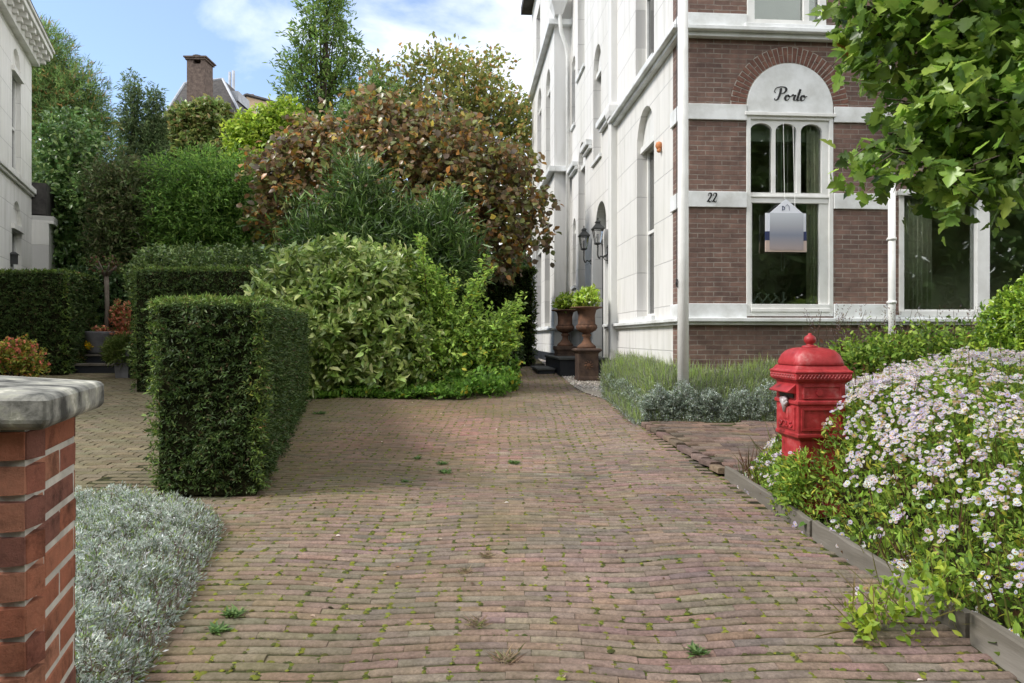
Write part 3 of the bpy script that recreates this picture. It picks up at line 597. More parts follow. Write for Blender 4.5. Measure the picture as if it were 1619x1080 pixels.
# windows
def framed(name, x0, x1, z0, z1, yy, fw=.07, parent=villa, m=None):
    mb = MB(); m = m or M['paint']
    mb.box(x0, x0+fw, yy, yy+.09, z0, z1); mb.box(x1-fw, x1, yy, yy+.09, z0, z1); mb.box(x0+fw, x1-fw, yy+.001, yy+.089, z1-fw, z1); mb.box(x0+fw, x1-fw, yy+.001, yy+.089, z0, z0+fw)
    return mb.build(name, m, parent, bevel=.006)
def pane(x0, x1, z0, z1, yy, parent, m=None):
    mb = MB(); mb.box(x0, x1, yy, yy+.005, z0, z1); return mb.build('pane', m or M['glass'], parent)
zt1 = front(1248, 307)[1]; zt0 = front(1248, 321)[1]; zpb = front(1248, 481)[1]
W = framed('window', wl, wr, zb, zt, -.012, .055)
W['label'] = 'tall sash window with three arched upper lights'
fi = .055; xl, xr = wl+fi, wr-fi
mb = MB(); mb.box(xl, xr, .01, .075, zt0, zt1); mb.box(xl, xr, -.005, .05, zt1-.045, zt1-.02); mb.box(xl, xr, -.022, .07, zb+.056, zpb); mb.box(xl, xr, -.035, .069, zb+.0575, zb+.10)
sa_ = front(1200)-front(1193); mb.box(xl, xl+.03, .02, .07, zpb, zt0); mb.box(xr-.12, xr, .02, .07, zpb, zt0)
mb.build('sash', M['paint'], W, bevel=.004)
# three-light upper sash with arched heads
hz = front(1248, 195)[1]; hs_ = front(1248, 207)[1]; lights = [(1187, 1221.5), (1227, 1260.5), (1267, 1300.5)]
L2 = [(front(a), front(b)) for a, b in lights]
def uparch(a, b):
    n = 12; c = (a+b)/2; r = (b-a)/2
    return [(a, zt1+.02), (b, zt1+.02)]+[(c+r*math.cos(math.pi*i/n), hs_+(hz-hs_)*math.sin(math.pi*i/n)) for i in range(n+1)]
u = wallpoly('upper_sash', rect(xl, xr, zt1, zt-.056), [uparch(a, b) for a, b in L2], lambda a, z, d: (a, .015+d, z), .05, M['paint'], W)
pane(xl, xr, zt1, zt-.06, .055, W); pane(xl, xr-.1, zpb, zt0, .045, W)
mb = MB(); mb.box(wl-.03, wr+.03, -.04, .0, zt-.012, zt+.03); mb.build('window_head', M['paint'], W, bevel=.004)
# right wing window
W2 = framed('window', rl, rr_, rzb, rzt, -.01, .07); W2['label'] = 'wide window with white posts and a transom'
mb = MB()
for a, b in ((1543, 1563), (1688, 1706)): x0, x1 = front(a), front(b); mb.box(x0, x1, -.025, .085, rzb+.07, rzt-.07)
mb.box(rl-.05, rr_+.05, -.06, -.011, rzt-.09, rzt-.03); mb.box(rl, rr_, -.05, -.012, rzb-.02, rzb+.05)
mb.build('window_post', M['paint'], W2, bevel=.005); pane(rl+.07, rr_-.07, rzb+.07, rzt-.07, .04, W2)
mb = MB(); mb.box(rl-.004-.07, rr_+.15, -.045, -.0, front(1480, 497)[1]-.14, rzb-.003); mb.build('window_sill', M['paint_band'], W2, bevel=.006)
# upper front window with pale blind
W3 = framed('window', ul, ur, uzb, uzb+2.2, -.01, .10); pane(ul+.1, ur-.1, uzb+.1, uzb+2.1, .04, W3, M['glass'])
mb = MB(); mb.box(ur-.30, ur-.23, -.004, .07, uzb+.1, uzb+2.1); mb.build('mullion', M['paint'], W3)
mb = MB(); mb.box(ul+.1, ur-.1, .10, .12, uzb+.05, uzb+2.1); mb.build('roller_blind', M['blind'], W3)
mb = MB(); mb.box(ul-.05, ur+.1, -.08, -.011, zc1+.002, uzb+.02); mb.build('window_sill', M['paint_band'], W3, bevel=.006)
# rooms behind the windows
def room(x0, x1, y0, y1, z0, z1):
    mb = MB(); mb.box(x0, x1, y0, y1, z0, z1); mb.f.pop(2) if y1-y0 > 0 else None; return mb.build('room_interior', M['room'], villa)
room(.35, rl-.3, .225, 1.7, 1.2, zt+.1); room(rl-.25, rr_+.3, .226, 1.7, 1.2, rzt+.2); room(ul-.2, ur+.2, .225, 2, uzb-.1, uzb+2.4)
# side windows: recessed frames, panes, dark room pockets
def sidewin(o, x0, name='window', tymp=True):
    y0, y1, z0, zs, ztp = o; xx = x0+.17
    w_ = MB(); fw = .05; w_.box(xx, xx+.06, y0, y0+fw, z0, zs); w_.box(xx, xx+.06, y1-fw, y1, z0, zs); w_.box(xx+.001, xx+.059, y0+fw, y1-fw, z0, z0+fw); w_.box(xx+.001, xx+.059, y0+fw, y1-fw, zs-fw, zs)
    zm = (z0+zs)/2; w_.box(xx+.002, xx+.055, y0+fw, y1-fw, zm-.025, zm+.025)
    if y1-y0 > .7: w_.box(xx+.004, xx+.05, (y0+y1)/2-.018, (y0+y1)/2+.018, zm+.025, zs-fw)
    W_ = w_.build(name, M['paint'], villa)
    mb = MB(); mb.box(xx+.03, xx+.034, y0+fw, y1-fw, z0+fw, zs-fw); mb.build('pane', M['glass_dark'], W_)
    mb = MB(); mb.box(x0-.05, x0+.16, y0-.06, y1+.06, z0-.07, z0-.002); mb.build('window_sill', M['paint_band'], W_)
    mb = MB(); mb.box(x0+.245, x0+1.0, y0-.1, y1+.1, z0-.1, zs+.1); mb.f.pop(5); mb.build('room_interior', M['room'], W_)
    if ztp-zs > .05:
        mb = MB(); n = 12; c = (y0+y1)/2; r = (y1-y0)/2+.02; b = 0
        pts = [(y0-.02, zs)]+[(c-r*math.cos(math.pi*i/n), zs+(ztp-zs+.02)*math.sin(math.pi*i/n)) for i in range(n+1)]
        mb.v = [(x0+.10, a, z) for a, z in pts]+[(x0+.2, a, z) for a, z in pts]; k = len(pts); mb.f = [tuple(range(k))[::-1]]+[(0, k-1, 2*k-1, k)]; mb.build('tympanum', M['stucco_plain'], W_)
        mb = MB(); mb.box(x0+.06, x0+.105, y0, y1, zs-.06, zs+.03); mb.build('window_head', M['paint'], W_)
    return W_
for o in sops:
    if o is DR: continue
    sidewin(o, 0)
for o in wops: sidewin(o, XO)
# front door in the side wall
y0, y1, z0, zs, ztp = DR
mb = MB(); mb.box(.14, .2, y0, y0+.08, z0, 3.42); mb.box(.14, .2, y1-.08, y1, z0, 3.42); mb.box(.12, .2, y0, y1, 3.36, 3.46); mb.box(.15, .22, y0+.08, y1-.08, z0, 3.36); D_ = mb.build('door', mottled('grey_green_door', [(.3, (.03, .035, .035)), (.7, (.06, .065, .065))], 3, .4, .5), villa)
mb = MB()
for a, b, c_, d_ in ((.16, .46, .15, .9), (.54, .86, .15, .9), (.16, .46, 1.1, 2.2), (.54, .86, 1.1, 2.2)): mb.box(.138, .151, y0+a*(y1-y0), y0+b*(y1-y0), z0+c_, z0+d_)
mb.build('door_panel', M['plinth'], D_, bevel=.01); mb = MB(); mb.tube([(.14, y0+.2, z0+1.05), (.09, y0+.2, z0+1.05)], .02, 10); mb.tube([(.095, y0+.2, z0+1.05), (.07, y0+.2, z0+1.05)], .035, 12); mb.build('door_knob', M['black'], D_, True)
mb = MB(); n = 12; c = (y0+y1)/2; r = (y1-y0)/2; pts = [(y0, 3.46)]+[(c-r*math.cos(math.pi*i/n), zs+(ztp-zs)*math.sin(math.pi*i/n)) for i in range(n+1)]+[(y1, 3.46)]
mb.v = [(.17, a, z) for a, z in pts]; mb.f = [tuple(range(len(pts)))[::-1]]; fl = mb.build('fanlight', M['glass_dark'], villa); mb = MB(); mb.box(.2, 1.2, y0-.05, y1+.05, 3.2, 4.4); mb.f.pop(5); mb.build('room_interior', M['room'], fl)
# stone door surround
mb = MB(); mb.box(-.06, .0, y0-.17, y0-.001, 1.0, 3.5); mb.box(-.06, .0, y1+.001, y1+.17, 1.0, 3.5); mb.build('door_surround', M['stucco_plain'], villa)
mb = MB(); mb.box(-.07, .12, y0+.002, y1-.002, z0-.06, z0+.01); mb.build('threshold', M['step'], villa)
# rain pipes
px_ = front(1410, y=-.1); mb = MB(); mb.tube([(px_, -.10, .5), (px_, -.10, front(1410, 288, -.1)[1])], .045, 14); mb.tube([(px_, -.10, front(1410, 288, -.1)[1]), (px_, -.10, 8)], .036, 14)
for yp in (380, 480, 250): z_ = front(1410, yp, -.1)[1]; mb.tube([(px_, -.10, z_), (px_, -.10, z_+.035)], .056, 14); mb.box(px_-.015, px_+.015, -.10, 0, z_+.005, z_+.03)
mb.build('rain_pipe', M['paint'], villa, True)
ys_ = SD-.14; mb = MB(); mb.tube([(-.11, ys_, .9), (-.11, ys_, 8.6), (-.16, ys_-.05, 8.85), (-.30, ys_-.1, 9.2), (-.34, ys_-.12, 9.7), (-.2, ys_-.1, 10.3), (-.12, ys_-.1, 10.8), (-.12, ys_-.1, H)], .05, 12)
mb.tube([(-.34, ys_-.12, 9.75), (-.5, ys_-.15, 10.2), (-.48, ys_-.15, H)], .04, 10)
mb.build('rain_pipe', M['paint'], villa, True)
mb = MB(); mb.sqloft([(.10, 9.6), (.2, 9.9), (.22, 10.2), (.18, 10.25)], (-.36, SD-.2)); mb.build('rainwater_hopper', M['stucco_plain'], villa)

def vil(x, y, z): return villa.matrix_basis @ Vector((x, y, z)) if False else Vector((CXW+x*ca-y*sa, ZC+x*sa+y*ca, z))
# curtains and blind, hanging inside
def drape(name, label, x0, x1, yy, z0, z1, folds, m, cat='curtain', amp=.035):
    o = thing(name, label, cat, vil((x0+x1)/2, yy, z0), VA); n = folds*8; mb = MB(); wd = x1-x0
    for i in range(n+1):
        t = i/n; x = -wd/2+wd*t; a = amp*math.sin(t*folds*2*math.pi)*(.8+.3*math.sin(t*9))
        mb.v += [(x, a*1.15, 0), (x, a, z1-z0)]
    mb.f = [(2*i, 2*i+2, 2*i+3, 2*i+1) for i in range(n)]; c_ = mb.build('drape', m, o, True); sm_ = c_.modifiers.new('thickness', 'SOLIDIFY'); sm_.thickness = .004
    mb = MB(); mb.tube([(-wd/2-.02, 0, z1-z0+.01), (wd/2+.02, 0, z1-z0+.01)], .012, 8); mb.build('rail', M['paint'], o); return o
drape('curtain', 'beige curtain folded at the right side of the arched sash window', front(1277, y=.08), front(1300, y=.08), .10, 1.5, zt-.05, 4, M['curtain'])
drape('curtain', 'beige curtain at the left of the wide window beside the rain pipe', front(1430, y=.08), front(1474, y=.08), .10, 1.45, rzt, 6, M['curtain'])
bl = thing('window_blind', 'pale pulled up blind across the three arched upper lights', 'blind', vil((xl+xr)/2, .17, zt), VA); hb = zt-front(1248, 219)[1]
mb = MB(); mb.box(-(xr-xl)/2, (xr-xl)/2, -.01, .01, -hb, 0); mb.build('fabric', M['blind'], bl); mb = MB()
for a in (-.045, -.005): mb.tube([(a, -.02, -hb), (a, -.02, -hb-.75)], .005, 6)
mb.tube([(-.045, -.02, -1.95), (-.04, -.02, -2.0), (-.01, -.02, -2.0), (-.005, -.02, -1.95)], .005, 6); mb.tube([(-.045, -.02, -hb-.75), (-.045, -.02, -1.95)], .005, 6); mb.tube([(-.005, -.02, -hb-.75), (-.005, -.02, -1.95)], .005, 6); mb.build('pull_cord', M['paint'], bl)
# sign hanging inside the window (estate agent's board)
sx0, sx1 = front(1208, y=.0), front(1272); sc_ = front(1240); zz = lambda py: front(1240, py)[1]
sg = thing('hanging_sign', 'white gabled agency sign with navy band hanging in the front window', 'sign', vil(sc_, -.055, zz(400)), VA)
hw = (sx1-sx0)/2; zo = zz(400); mb = MB()
mb.prism_xz([(-hw*.8, zz(396)-zo+.0), (hw*.8, zz(396)-zo), (hw*.8, zz(338)-zo), (.0, zz(316)-zo), (-hw*.8, zz(338)-zo)], 0, .012); mb.build('gabled_board', M['signwhite'], sg)
mb = MB(); mb.box(-hw, hw, .0135, .022, zz(398)-zo, zz(338)-zo); mb.build('back_board', M['signwhite'], sg)
mb = MB(); mb.box(-hw-.001, hw+.001, -.002, .024, zz(381)-zo, zz(367)-zo); mb.build('navy_band', M['navy'], sg)
mb = MB(); mb.box(-hw-.001, hw+.001, -.0015, .0235, zz(399)-zo, zz(381.4)-zo); mb.build('beige_band', M['signbeige'], sg)
def print_mat():
    m = mat('faded_print', rough=.5); t = m.node_tree; sp = N(t, 'ShaderNodeSeparateXYZ'); t.links.new(coords(t), sp.inputs[0]); ml = N(t, 'ShaderNodeMath', operation='MULTIPLY'); ml.inputs[1].default_value = 1.6; t.links.new(sp.outputs['Z'], ml.inputs[0])
    t.links.new(ramp(t, [(.05, (.33, .27, .26)), (.2, (.27, .25, .27)), (.36, (.20, .22, .28)), (.52, (.33, .34, .38)), (.8, (.50, .53, .57))], ml.outputs[0]), bsdf(m).inputs['Base Color']); return m
mb = MB(); mb.box(-hw*.82, hw*.84, -.006, -.003, zz(396)-zo, zz(338)-zo); mb.build('faded_print', print_mat(), sg)
mb = MB()
cD = (-.035, zz(330.5)-zo)
mb.box(cD[0]-.018, cD[0]-.008, -.003, -.0005, cD[1]-.026, cD[1]+.026); mb.box(cD[0]-.024, cD[0]-.008, -.0031, -.0005, cD[1]+.022, cD[1]+.028); mb.box(cD[0]-.024, cD[0]-.008, -.0031, -.0005, cD[1]-.028, cD[1]-.022)
pts = [(cD[0]-.010+.030*math.sin(math.pi*i/10), cD[1]+.026*math.cos(math.pi*i/10)) for i in range(11)]; pin = [(cD[0]-.010+.020*math.sin(math.pi*i/10), cD[1]+.020*math.cos(math.pi*i/10)) for i in range(11)]
for i in range(10): mb.prism_xz([pts[i], pin[i], pin[i+1], pts[i+1]], -.003, -.0005)
for a, b in (((-.012, cD[1]+.022), (.015, cD[1]+.05)), ((.015, cD[1]+.05), (.04, cD[1]+.022)), ((.04, cD[1]+.022), (.04, cD[1]-.03))): mb.tube([(a[0], -.0015, a[1]), (b[0], -.0015, b[1])], .0022, 4)
mb.build('printed_emblem', M['navy'], sg)
mb = MB(); mb.tube([(-.02, .005, zz(316)-zo), (-.02, .04, zz(195)-zo)], .003, 5); mb.tube([(.12, .005, zz(340)-zo), (.11, .04, zz(200)-zo)], .004, 5); mb.build('hanging_cord', M['paint'], sg)
# white crossed slats set low inside the room
wx0, wx1 = front(1186, y=.4), front(1241, y=.4); tl = thing('crossed_slats', 'white crossed slats low behind the front window', 'rack', vil(wx0, .45, 1.5), VA)
mb = MB(); wd = wx1-wx0
for i in range(4):
    a = wd*i/4; mb.tube([(a, 0, .30), (a+wd/3, 0, .52-.03*i)], .011, 6); mb.tube([(a, .015, .50), (a+wd/3.2, .015, .29)], .011, 6)
mb.tube([(wd, 0, .52), (wd, 0, 0)], .015, 6); mb.tube([(0, 0, .36), (0, 0, 0)], .012, 6); mb.build('lattice', M['paint'], tl)

# wall lanterns
def lantern(wallpx, lpx, zw, top, label, group):
    yl = side(wallpx); xw = 0; lx = -(PX(wallpx, zw)-PX(lpx, zw))
    o = thing('wall_lantern', label, 'lantern', vil(0, yl, top-.72), VA, group)
    mb = MB(); mb.box(-.02, 0, -.05, .05, -.16, .14); mb.sqloft([(.03, .14), (.012, .2)], (-.012, 0)); mb.build('wall_plate', M['black'], o, bevel=.004)
    mb = MB(); pts = catmull([(-.02, .03), (-.09, -.03), (-.16, -.02), (lx*.85, -.06), (lx, .0), (lx, .12), (lx, .22)], 6); mb.tube([(a, 0, b) for a, b in pts], .014, 8)
    pts = catmull([(-.02, -.10), (-.08, -.08), (-.10, -.02), (-.06, .0), (-.05, -.04)], 6); mb.tube([(a, 0, b) for a, b in pts], .009, 7); mb.tube([(lx, -.07, .16), (lx, .07, .16)], .008, 6); mb.build('bracket', M['black'], o, True)
    c_ = (lx, 0); mb = MB(); mb.sqloft([(.02, .20), (.055, .215), (.062, .235), (.055, .24)], c_)
    for sx in (-1, 1):
        for sy in (-1, 1): mb.tube([(lx+sx*.052, sy*.052, .235), (lx+sx*.092, sy*.092, .49)], .006, 5)
    for a, b in (((-1, -1), (1, -1)), ((1, -1), (1, 1)), ((1, 1), (-1, 1)), ((-1, 1), (-1, -1))): mb.tube([(lx+a[0]*.092, a[1]*.092, .49), (lx+b[0]*.092, b[1]*.092, .49)], .009, 5)
    mb.build('cage', M['black'], o)
    mb = MB(); mb.sqloft([(.115, .495), (.11, .52), (.045, .60), (.04, .63), (.055, .635), (.03, .665), (.008, .68), (.014, .70), (.002, .73)], c_); mb.build('lantern_roof', M['black'], o)
    mb = MB(); mb.sqloft([(.050, .24), (.089, .488)], c_); mb.build('lantern_glass', M['lampglass'], o); mb = MB(); mb.lathe([(.012, .24), (.014, .3), (.028, .34), (.028, .38), (.01, .41)], c_, 12); mb.build('bulb', M['signwhite'], o, True); return o
lantern(962.5, 945, 13.5, 3.70, 'black four-sided lantern on the near side of the door, the larger looking one', 'lanterns beside the door')
lantern(939.5, 923, 14.9, 3.78, 'black four-sided lantern on the far side of the door, behind the other lantern', 'lanterns beside the door')
# terracotta wall ornament
ty, tz_ = side(1045, 231); o = thing('wall_ornament', 'small orange terracotta ornament high on the white side wall', 'ornament', vil(0, ty, tz_), VA)
mb = MB(); mb.tube([(0, 0, 0), (-.03, 0, 0), (-.06, .01, .0), (-.075, .01, -.005)], [.055, .065, .05, .01], 14); mb.build('shell', M['terracotta'], o, True); mb = MB(); mb.tube([(-.02, -.02, -.05), (-.05, -.06, -.085)], [.02, .03], 8); mb.build('spout', M['terracotta'], o, True)

# steps
sp_ = vil(0, 0, 0)
def vbox(name, label, cat, x0, x1, y0, y1, z0, z1, m, group=None, bev=.01, lip=True):
    o = thing(name, label, cat, vil((x0+x1)/2, (y0+y1)/2, z0), VA, group); mb = MB(); hx, hy = (x1-x0)/2, (y1-y0)/2
    mb.box(-hx, hx, -hy, hy, 0, z1-z0-.045); mb.build('riser', M['plinth'], o); mb = MB(); mb.box(-hx-.03, hx, -hy-.03, hy+.03, z1-z0-.0445, z1-z0); mb.build('tread', m, o, bevel=bev); return o
yA = side(958)-.35; vbox('stone_step', 'dark stone landing in front of the villa door', 'step', -.95, -.02, yA, yA+2.3, .55, 1.02, M['step'], 'entrance steps')
vbox('stone_step', 'low dark stone step beside the landing, nearest the driveway', 'step', -1.32, -.985, yA+.5, yA+1.7, .55, .80, M['step'], 'entrance steps')

# urns
LG = leafmat('glossy_leaf', .32, .25, .5); LM = leafmat('matt_leaf', .55, .35, .3); LS = leafmat('silver_leaf', .75, .1, .2); LP = leafmat('petal', .6, .35, .2, 1.0)
UP = [(.24, .33, .04, 3), (.34, .43, .06, 3), (.14, .22, .03, 2), (.6, .6, .48, .3)]
def urn(px, zc_, rimz, pedtop, base, label, plabel):
    x = PX(px, zc_); o = thing('garden_urn', label, 'urn', (x, zc_, base), R(6), 'rusty urns at the entrance'); h = rimz-pedtop; z0 = pedtop-base
    mb = MB(); hs = .18; mb.box(-.2, .2, -.2, .2, 0, .05); mb.sqloft([(.19, .05), (hs, .09), (hs, z0-.10), (.2, z0-.07), (.235, z0-.045), (.235, z0-.02), (.2, z0)]) if z0 > .25 else mb.sqloft([(.19, .02), (.2, z0*.5), (.225, z0*.7), (.225, z0)])
    pd = mb.build('pedestal', M['rustdark'], o, bevel=.006)
    if z0 > .25:
        mb = MB(); c2 = z0*.5
        for k in range(8):
            a = k*math.pi/4; mb.tube([(.05*math.cos(a), -hs-.004, c2+.05*math.sin(a)), (.085*math.cos(a+.3), -hs-.006, c2+.085*math.sin(a+.3))], [.012, .006], 6)
        mb.tube([(0, -hs+.01, c2), (0, -hs-.012, c2)], .035, 14); mb.build('rosette', M['rust'], pd)
    q = lambda r, t: (r, z0+h*t)
    mb = MB(); mb.lathe([q(.0, 0), q(.17, 0), q(.17, .04), q(.15, .07), q(.10, .12), q(.065, .2), q(.06, .26), q(.085, .30), q(.085, .33), q(.06, .36)], n=28); mb.build('foot', M['rust'], o, True)
    mb = MB(); mb.lathe([q(.05, .355), q(.09, .38), q(.16, .43), q(.195, .50), q(.185, .56)], n=56, rib=.035, ribn=14); mb.lathe([q(.183, .555), q(.155, .6), q(.15, .8), q(.175, .93), q(.23, .965), q(.285, .975), q(.29, 1.0), q(.25, 1.005), q(.17, .96), q(.02, .94)], n=56, rib=.012, ribn=28); mb.build('bowl', M['rust'], o, True)
    p = thing('potted_plant', plabel, 'plant', (x, zc_, rimz-.06), group='plants in the urns')
    foliage('foliage', [(x, zc_, rimz+.10, .21, .2, .16), (x+.05, zc_, rimz+.2, .13, .13, .11), (x-.12, zc_, rimz+.1, .12, .12, .1)], 150, 8, .075, T_oval(.42), UP, LG, p, twig=.08, up=.8, nup=.5, shell=.8)
    mb = MB()
    for i in range(14): a = i*2.4; mb.tube([(0.03*math.cos(a), .03*math.sin(a), 0), (.13*math.cos(a), .13*math.sin(a), .25)], [.006, .003], 5)
    mb.build('stem', M['twig'], p)
urn(927.5, 12.75, 1.955, 1.21, .62, 'rusty cast-iron urn on a tall square pedestal, nearer to the camera', 'bright green leafy plant in the nearer urn')
urn(893.5, 14.9, 1.99, 1.22, 1.0, 'rusty cast-iron urn on a low plinth on the landing, farther back', 'bright green leafy plant in the farther urn')

# flagpole
fx = PX(1080, 8.25); fp = thing('flagpole', 'thick white flagpole rising from the lavender at the villa corner', 'pole', (fx, 8.25, .38))
mb = MB(); mb.tube([(0, 0, 0), (0, 0, 2.2), (-.005, 0, 8)], [.066, .064, .055], 20); mb.build('pole', M['paint'], fp, True)
mb = MB(); mb.lathe([(.085, 0), (.085, .03), (.072, .05), (.072, .12), (.066, .13)], n=20); mb.build('foot_collar', M['paint'], fp, True)
mb = MB(); zk = 1.4+(534-448)/F*8.25-.38; mb.box(-.082, -.06, -.012, .012, zk-.04, zk+.05); mb.tube([(-.07, -.03, zk+.04), (-.095, -.035, zk), (-.07, -.03, zk-.05)], .006, 6); mb.tube([(-.078, 0, zk+.03), (-.078, 0, 7.5)], .0035, 5); mb.build('rope_cleat', M['black'], fp)

# ================================================================== RED LETTER BOX
bxx, byy, bzz = 2.02, 4.76, g(2.02, 4.76)-.01
lb = thing('letter_box', 'red cast-metal pillar letter box with domed lid among the asters', 'letter box', (bxx, byy, bzz), R(4)); Zt = 1.425-bzz
z_ = lambda w_: w_-bzz
def rsq(prof, n=40, k=5.0, ch=None):      # rounded square lathe (superellipse)
    mb = MB(); b = 0
    for r, z in prof:
        for i in range(n):
            t = 2*math.pi*(i+.5)/n; c_, s_ = math.cos(t), math.sin(t); rr = r/((abs(c_)**k+abs(s_)**k)**(1/k)); mb.v.append((rr*c_, rr*s_, z))
    for j in range(len(prof)-1):
        for i in range(n): mb.f.append((j*n+i, j*n+(i+1) % n, (j+1)*n+(i+1) % n, (j+1)*n+i))
    mb.f.append(tuple(range(n))[::-1]); mb.f.append(tuple((len(prof)-1)*n+i for i in range(n))); return mb
rsq([(.165, z_(1.215)), (.170, z_(1.225)), (.166, z_(1.245)), (.150, z_(1.285)), (.125, z_(1.315)), (.09, z_(1.33)), (.05, z_(1.335))], 48, 7).build('dome', M['red'], lb, True)
mb = MB(); mb.sqloft([(.182, z_(1.118)), (.190, z_(1.126)), (.190, z_(1.166)), (.196, z_(1.170)), (.196, z_(1.178)), (.178, z_(1.190)), (.165, z_(1.212)), (.160, z_(1.2155))]); mb.build('lid_flare', M['red'], lb, bevel=.004)
mb = MB(); mb.lathe([(.055, z_(1.334)), (.05, z_(1.345)), (.026, z_(1.35)), (.024, z_(1.36)), (.034, z_(1.368)), (.040, z_(1.385)), (.036, z_(1.403)), (.02, z_(1.416)), (.013, z_(1.419)), (.012, z_(1.428)), (.002, z_(1.432))], n=24); mb.build('finial', M['red'], lb, True)
mb = MB()     # rope ornament round the cornice
for sgn, ax in ((-1, 0), (1, 0), (-1, 1), (1, 1)):
    for i in range(15):
        a = -.168+.024*i; zz0, zz1 = z_(1.134), z_(1.159)
        for u0, u1, v0, v1 in ((a, a+.018, zz0, zz1), (a, a+.018, zz1, zz0)):
            p0 = (sgn*.1915, u0, v0) if ax == 0 else (u0, sgn*.1915, v0); p1 = (sgn*.1915, u1, v1) if ax == 0 else (u1, sgn*.1915, v1); mb.tube([p0, p1], .0034, 5)
mb.build('rope_ornament', M['red'], lb)
mb = MB(); mb.sqloft([(.135, z_(.30)), (.135, z_(.72)), (.165, z_(.745)), (.165, z_(.765)), (.160, z_(.77)), (.160, z_(.955)), (.172, z_(.962)), (.172, z_(.982)), (.160, z_(.990)), (.160, z_(1.10)), (.182, z_(1.1175))]); mb.build('body', M['red'], lb, bevel=.004)
mb = MB(); mb.sqloft([(.19, z_(.225)), (.19, z_(.255)), (.165, z_(.275)), (.145, z_(.305))]); mb.build('foot', M['red'], lb, bevel=.004)
# the face towards the drive: hood, flap, crest, door with scroll work
mb = MB(); b = 0; mb.v = [(-.160, -.13, z_(1.095)), (-.160, .13, z_(1.095)), (-.225, .14, z_(1.045)), (-.225, -.14, z_(1.045)), (-.160, -.13, z_(1.03)), (-.160, .13, z_(1.03)), (-.222, .14, z_(1.037)), (-.222, -.14, z_(1.037))]
mb.f = [(0, 1, 2, 3), (3, 2, 6, 7), (7, 6, 5, 4), (0, 3, 7, 4), (1, 5, 6, 2), (0, 4, 5, 1)]; mb.build('slot_hood', M['red'], lb, bevel=.003)
mb = MB(); mb.box(-.166, -.1605, -.10, .10, z_(1.0), z_(1.028)); mb.build('letter_slot', M['black'], lb)
mb = MB(); mb.box(-.168, -.1605, -.12, .12, z_(.79), z_(.94)); mb.box(-.172, -.1685, -.045, .045, z_(.855), z_(.93)); dr = mb.build('door', M['red'], lb, bevel=.003)
mb = MB()
for s_ in (-1, 1):
    mb.tube([(-.171, s_*(.02+.03*math.cos(t)), z_(.822)+.018*math.sin(t)) for t in np.linspace(0, 5.2, 12)], .005, 6); mb.tube([(-.171, s_*(.075+.02*math.cos(t)), z_(.822)+.016*math.sin(t)) for t in np.linspace(1, 6.2, 12)], .005, 6)
mb.build('scroll_work', M['red'], dr)
mb = MB(); mb.tube([(-.165, 0, z_(.972)), (-.19, 0, z_(.972))], [.04, .03], 14); mb.tube([(-.18, -.045, z_(.99)), (-.185, 0, z_(.965)), (-.18, .045, z_(.99))], .013, 7); mb.tube([(-.18, -.05, z_(.975)), (-.185, 0, z_(.94)), (-.18, .05, z_(.975))], .010, 7); mb.tube([(-.18, 0, z_(.99)), (-.18, 0, z_(.90))], [.03, .008], 8); mb.build('crest', M['silverpaint'], lb, True)
# panels on the faces seen from the road
for sgn in (-1, 1):
    mb = MB()
    ys0, ys1 = sorted((sgn*.1603, sgn*.168))
    for a, b_, c_, d_ in ((-.14, .14, .79, .805), (-.14, .14, .925, .94), (-.14, -.125, .805, .925), (.125, .14, .805, .925), (-.13, .13, 1.078, 1.088), (-.13, .13, 1.0, 1.008), (-.13, -.12, 1.008, 1.078), (.12, .13, 1.008, 1.078)): mb.box(a, b_, ys0, ys1, z_(c_), z_(d_))
    mb.tube([(-.02, sgn*.16, z_(1.04)), (-.02, sgn*.172, z_(1.04))], .022, 14)
    mb.build('raised_panel', M['red'], lb)

# ================================================================== TIMBER EDGING
def board(a, b, z0, z1, th, label, seed):
    a = Vector(a); b = Vector(b); d = b-a; o = thing('timber_edging', label, 'edging', (a.x, a.y, z0-.05), math.atan2(d.y, d.x)-math.pi/2, 'timber boards edging the aster bed'); rd = random.Random(seed)
    n = 14; l = math.hypot(d.x, d.y); mb = MB()
    for i in range(n+1):
        t = i/n; wv = rd.uniform(-.006, .006); zz2 = (g(a.x, a.y)*(1-t)+g(b.x, b.y)*t)-(z0-.05)
        for xx, zv in ((-th/2, -.1), (th/2, -.1), (th/2, z1), (th/2-.006, z1+.006), (-th/2+.006, z1+.006), (-th/2, z1)): mb.v.append((xx+wv, t*l, zz2+zv+(rd.uniform(-.004, .004) if zv > 0 else 0)))
    for i in range(n):
        for k in range(6): mb.f.append((i*6+k, i*6+(k+1) % 6, (i+1)*6+(k+1) % 6, (i+1)*6+k))
    mb.f.append(tuple(range(6))[::-1]); mb.f.append(tuple(n*6+k for k in range(6))); mb.build('plank', M['wood'], o)
    mb = MB()
    for t in (.08, .55, .93): mb.box(th/2+.004, th/2+.05, t*l-.02, t*l+.02, -.2, (g(a.x, a.y)*(1-t)+g(b.x, b.y)*t)-(z0-.05)+z1-.03)
    mb.build('stake', M['wood'], o)
def eb(y, o=.05): return (float(edgeR(y))+o, y, 0)
board(eb(1.0), eb(2.9), g(1.9, 1), .115, .045, 'weathered board nearest the camera at the aster bed', 1); board(eb(2.93, .045), eb(4.2, .045), g(1.8, 2.9), .10, .04, 'weathered middle board along the aster bed', 2)
board(eb(4.23), eb(5.58), g(1.8, 4.2), .09, .035, 'weathered board at the foot of the red letter box', 3)
board((1.76, 5.62, 0), (3.2, 5.66, 0), g(1.8, 5.6), .05, .03, 'short board crossing behind the red letter box', 4)

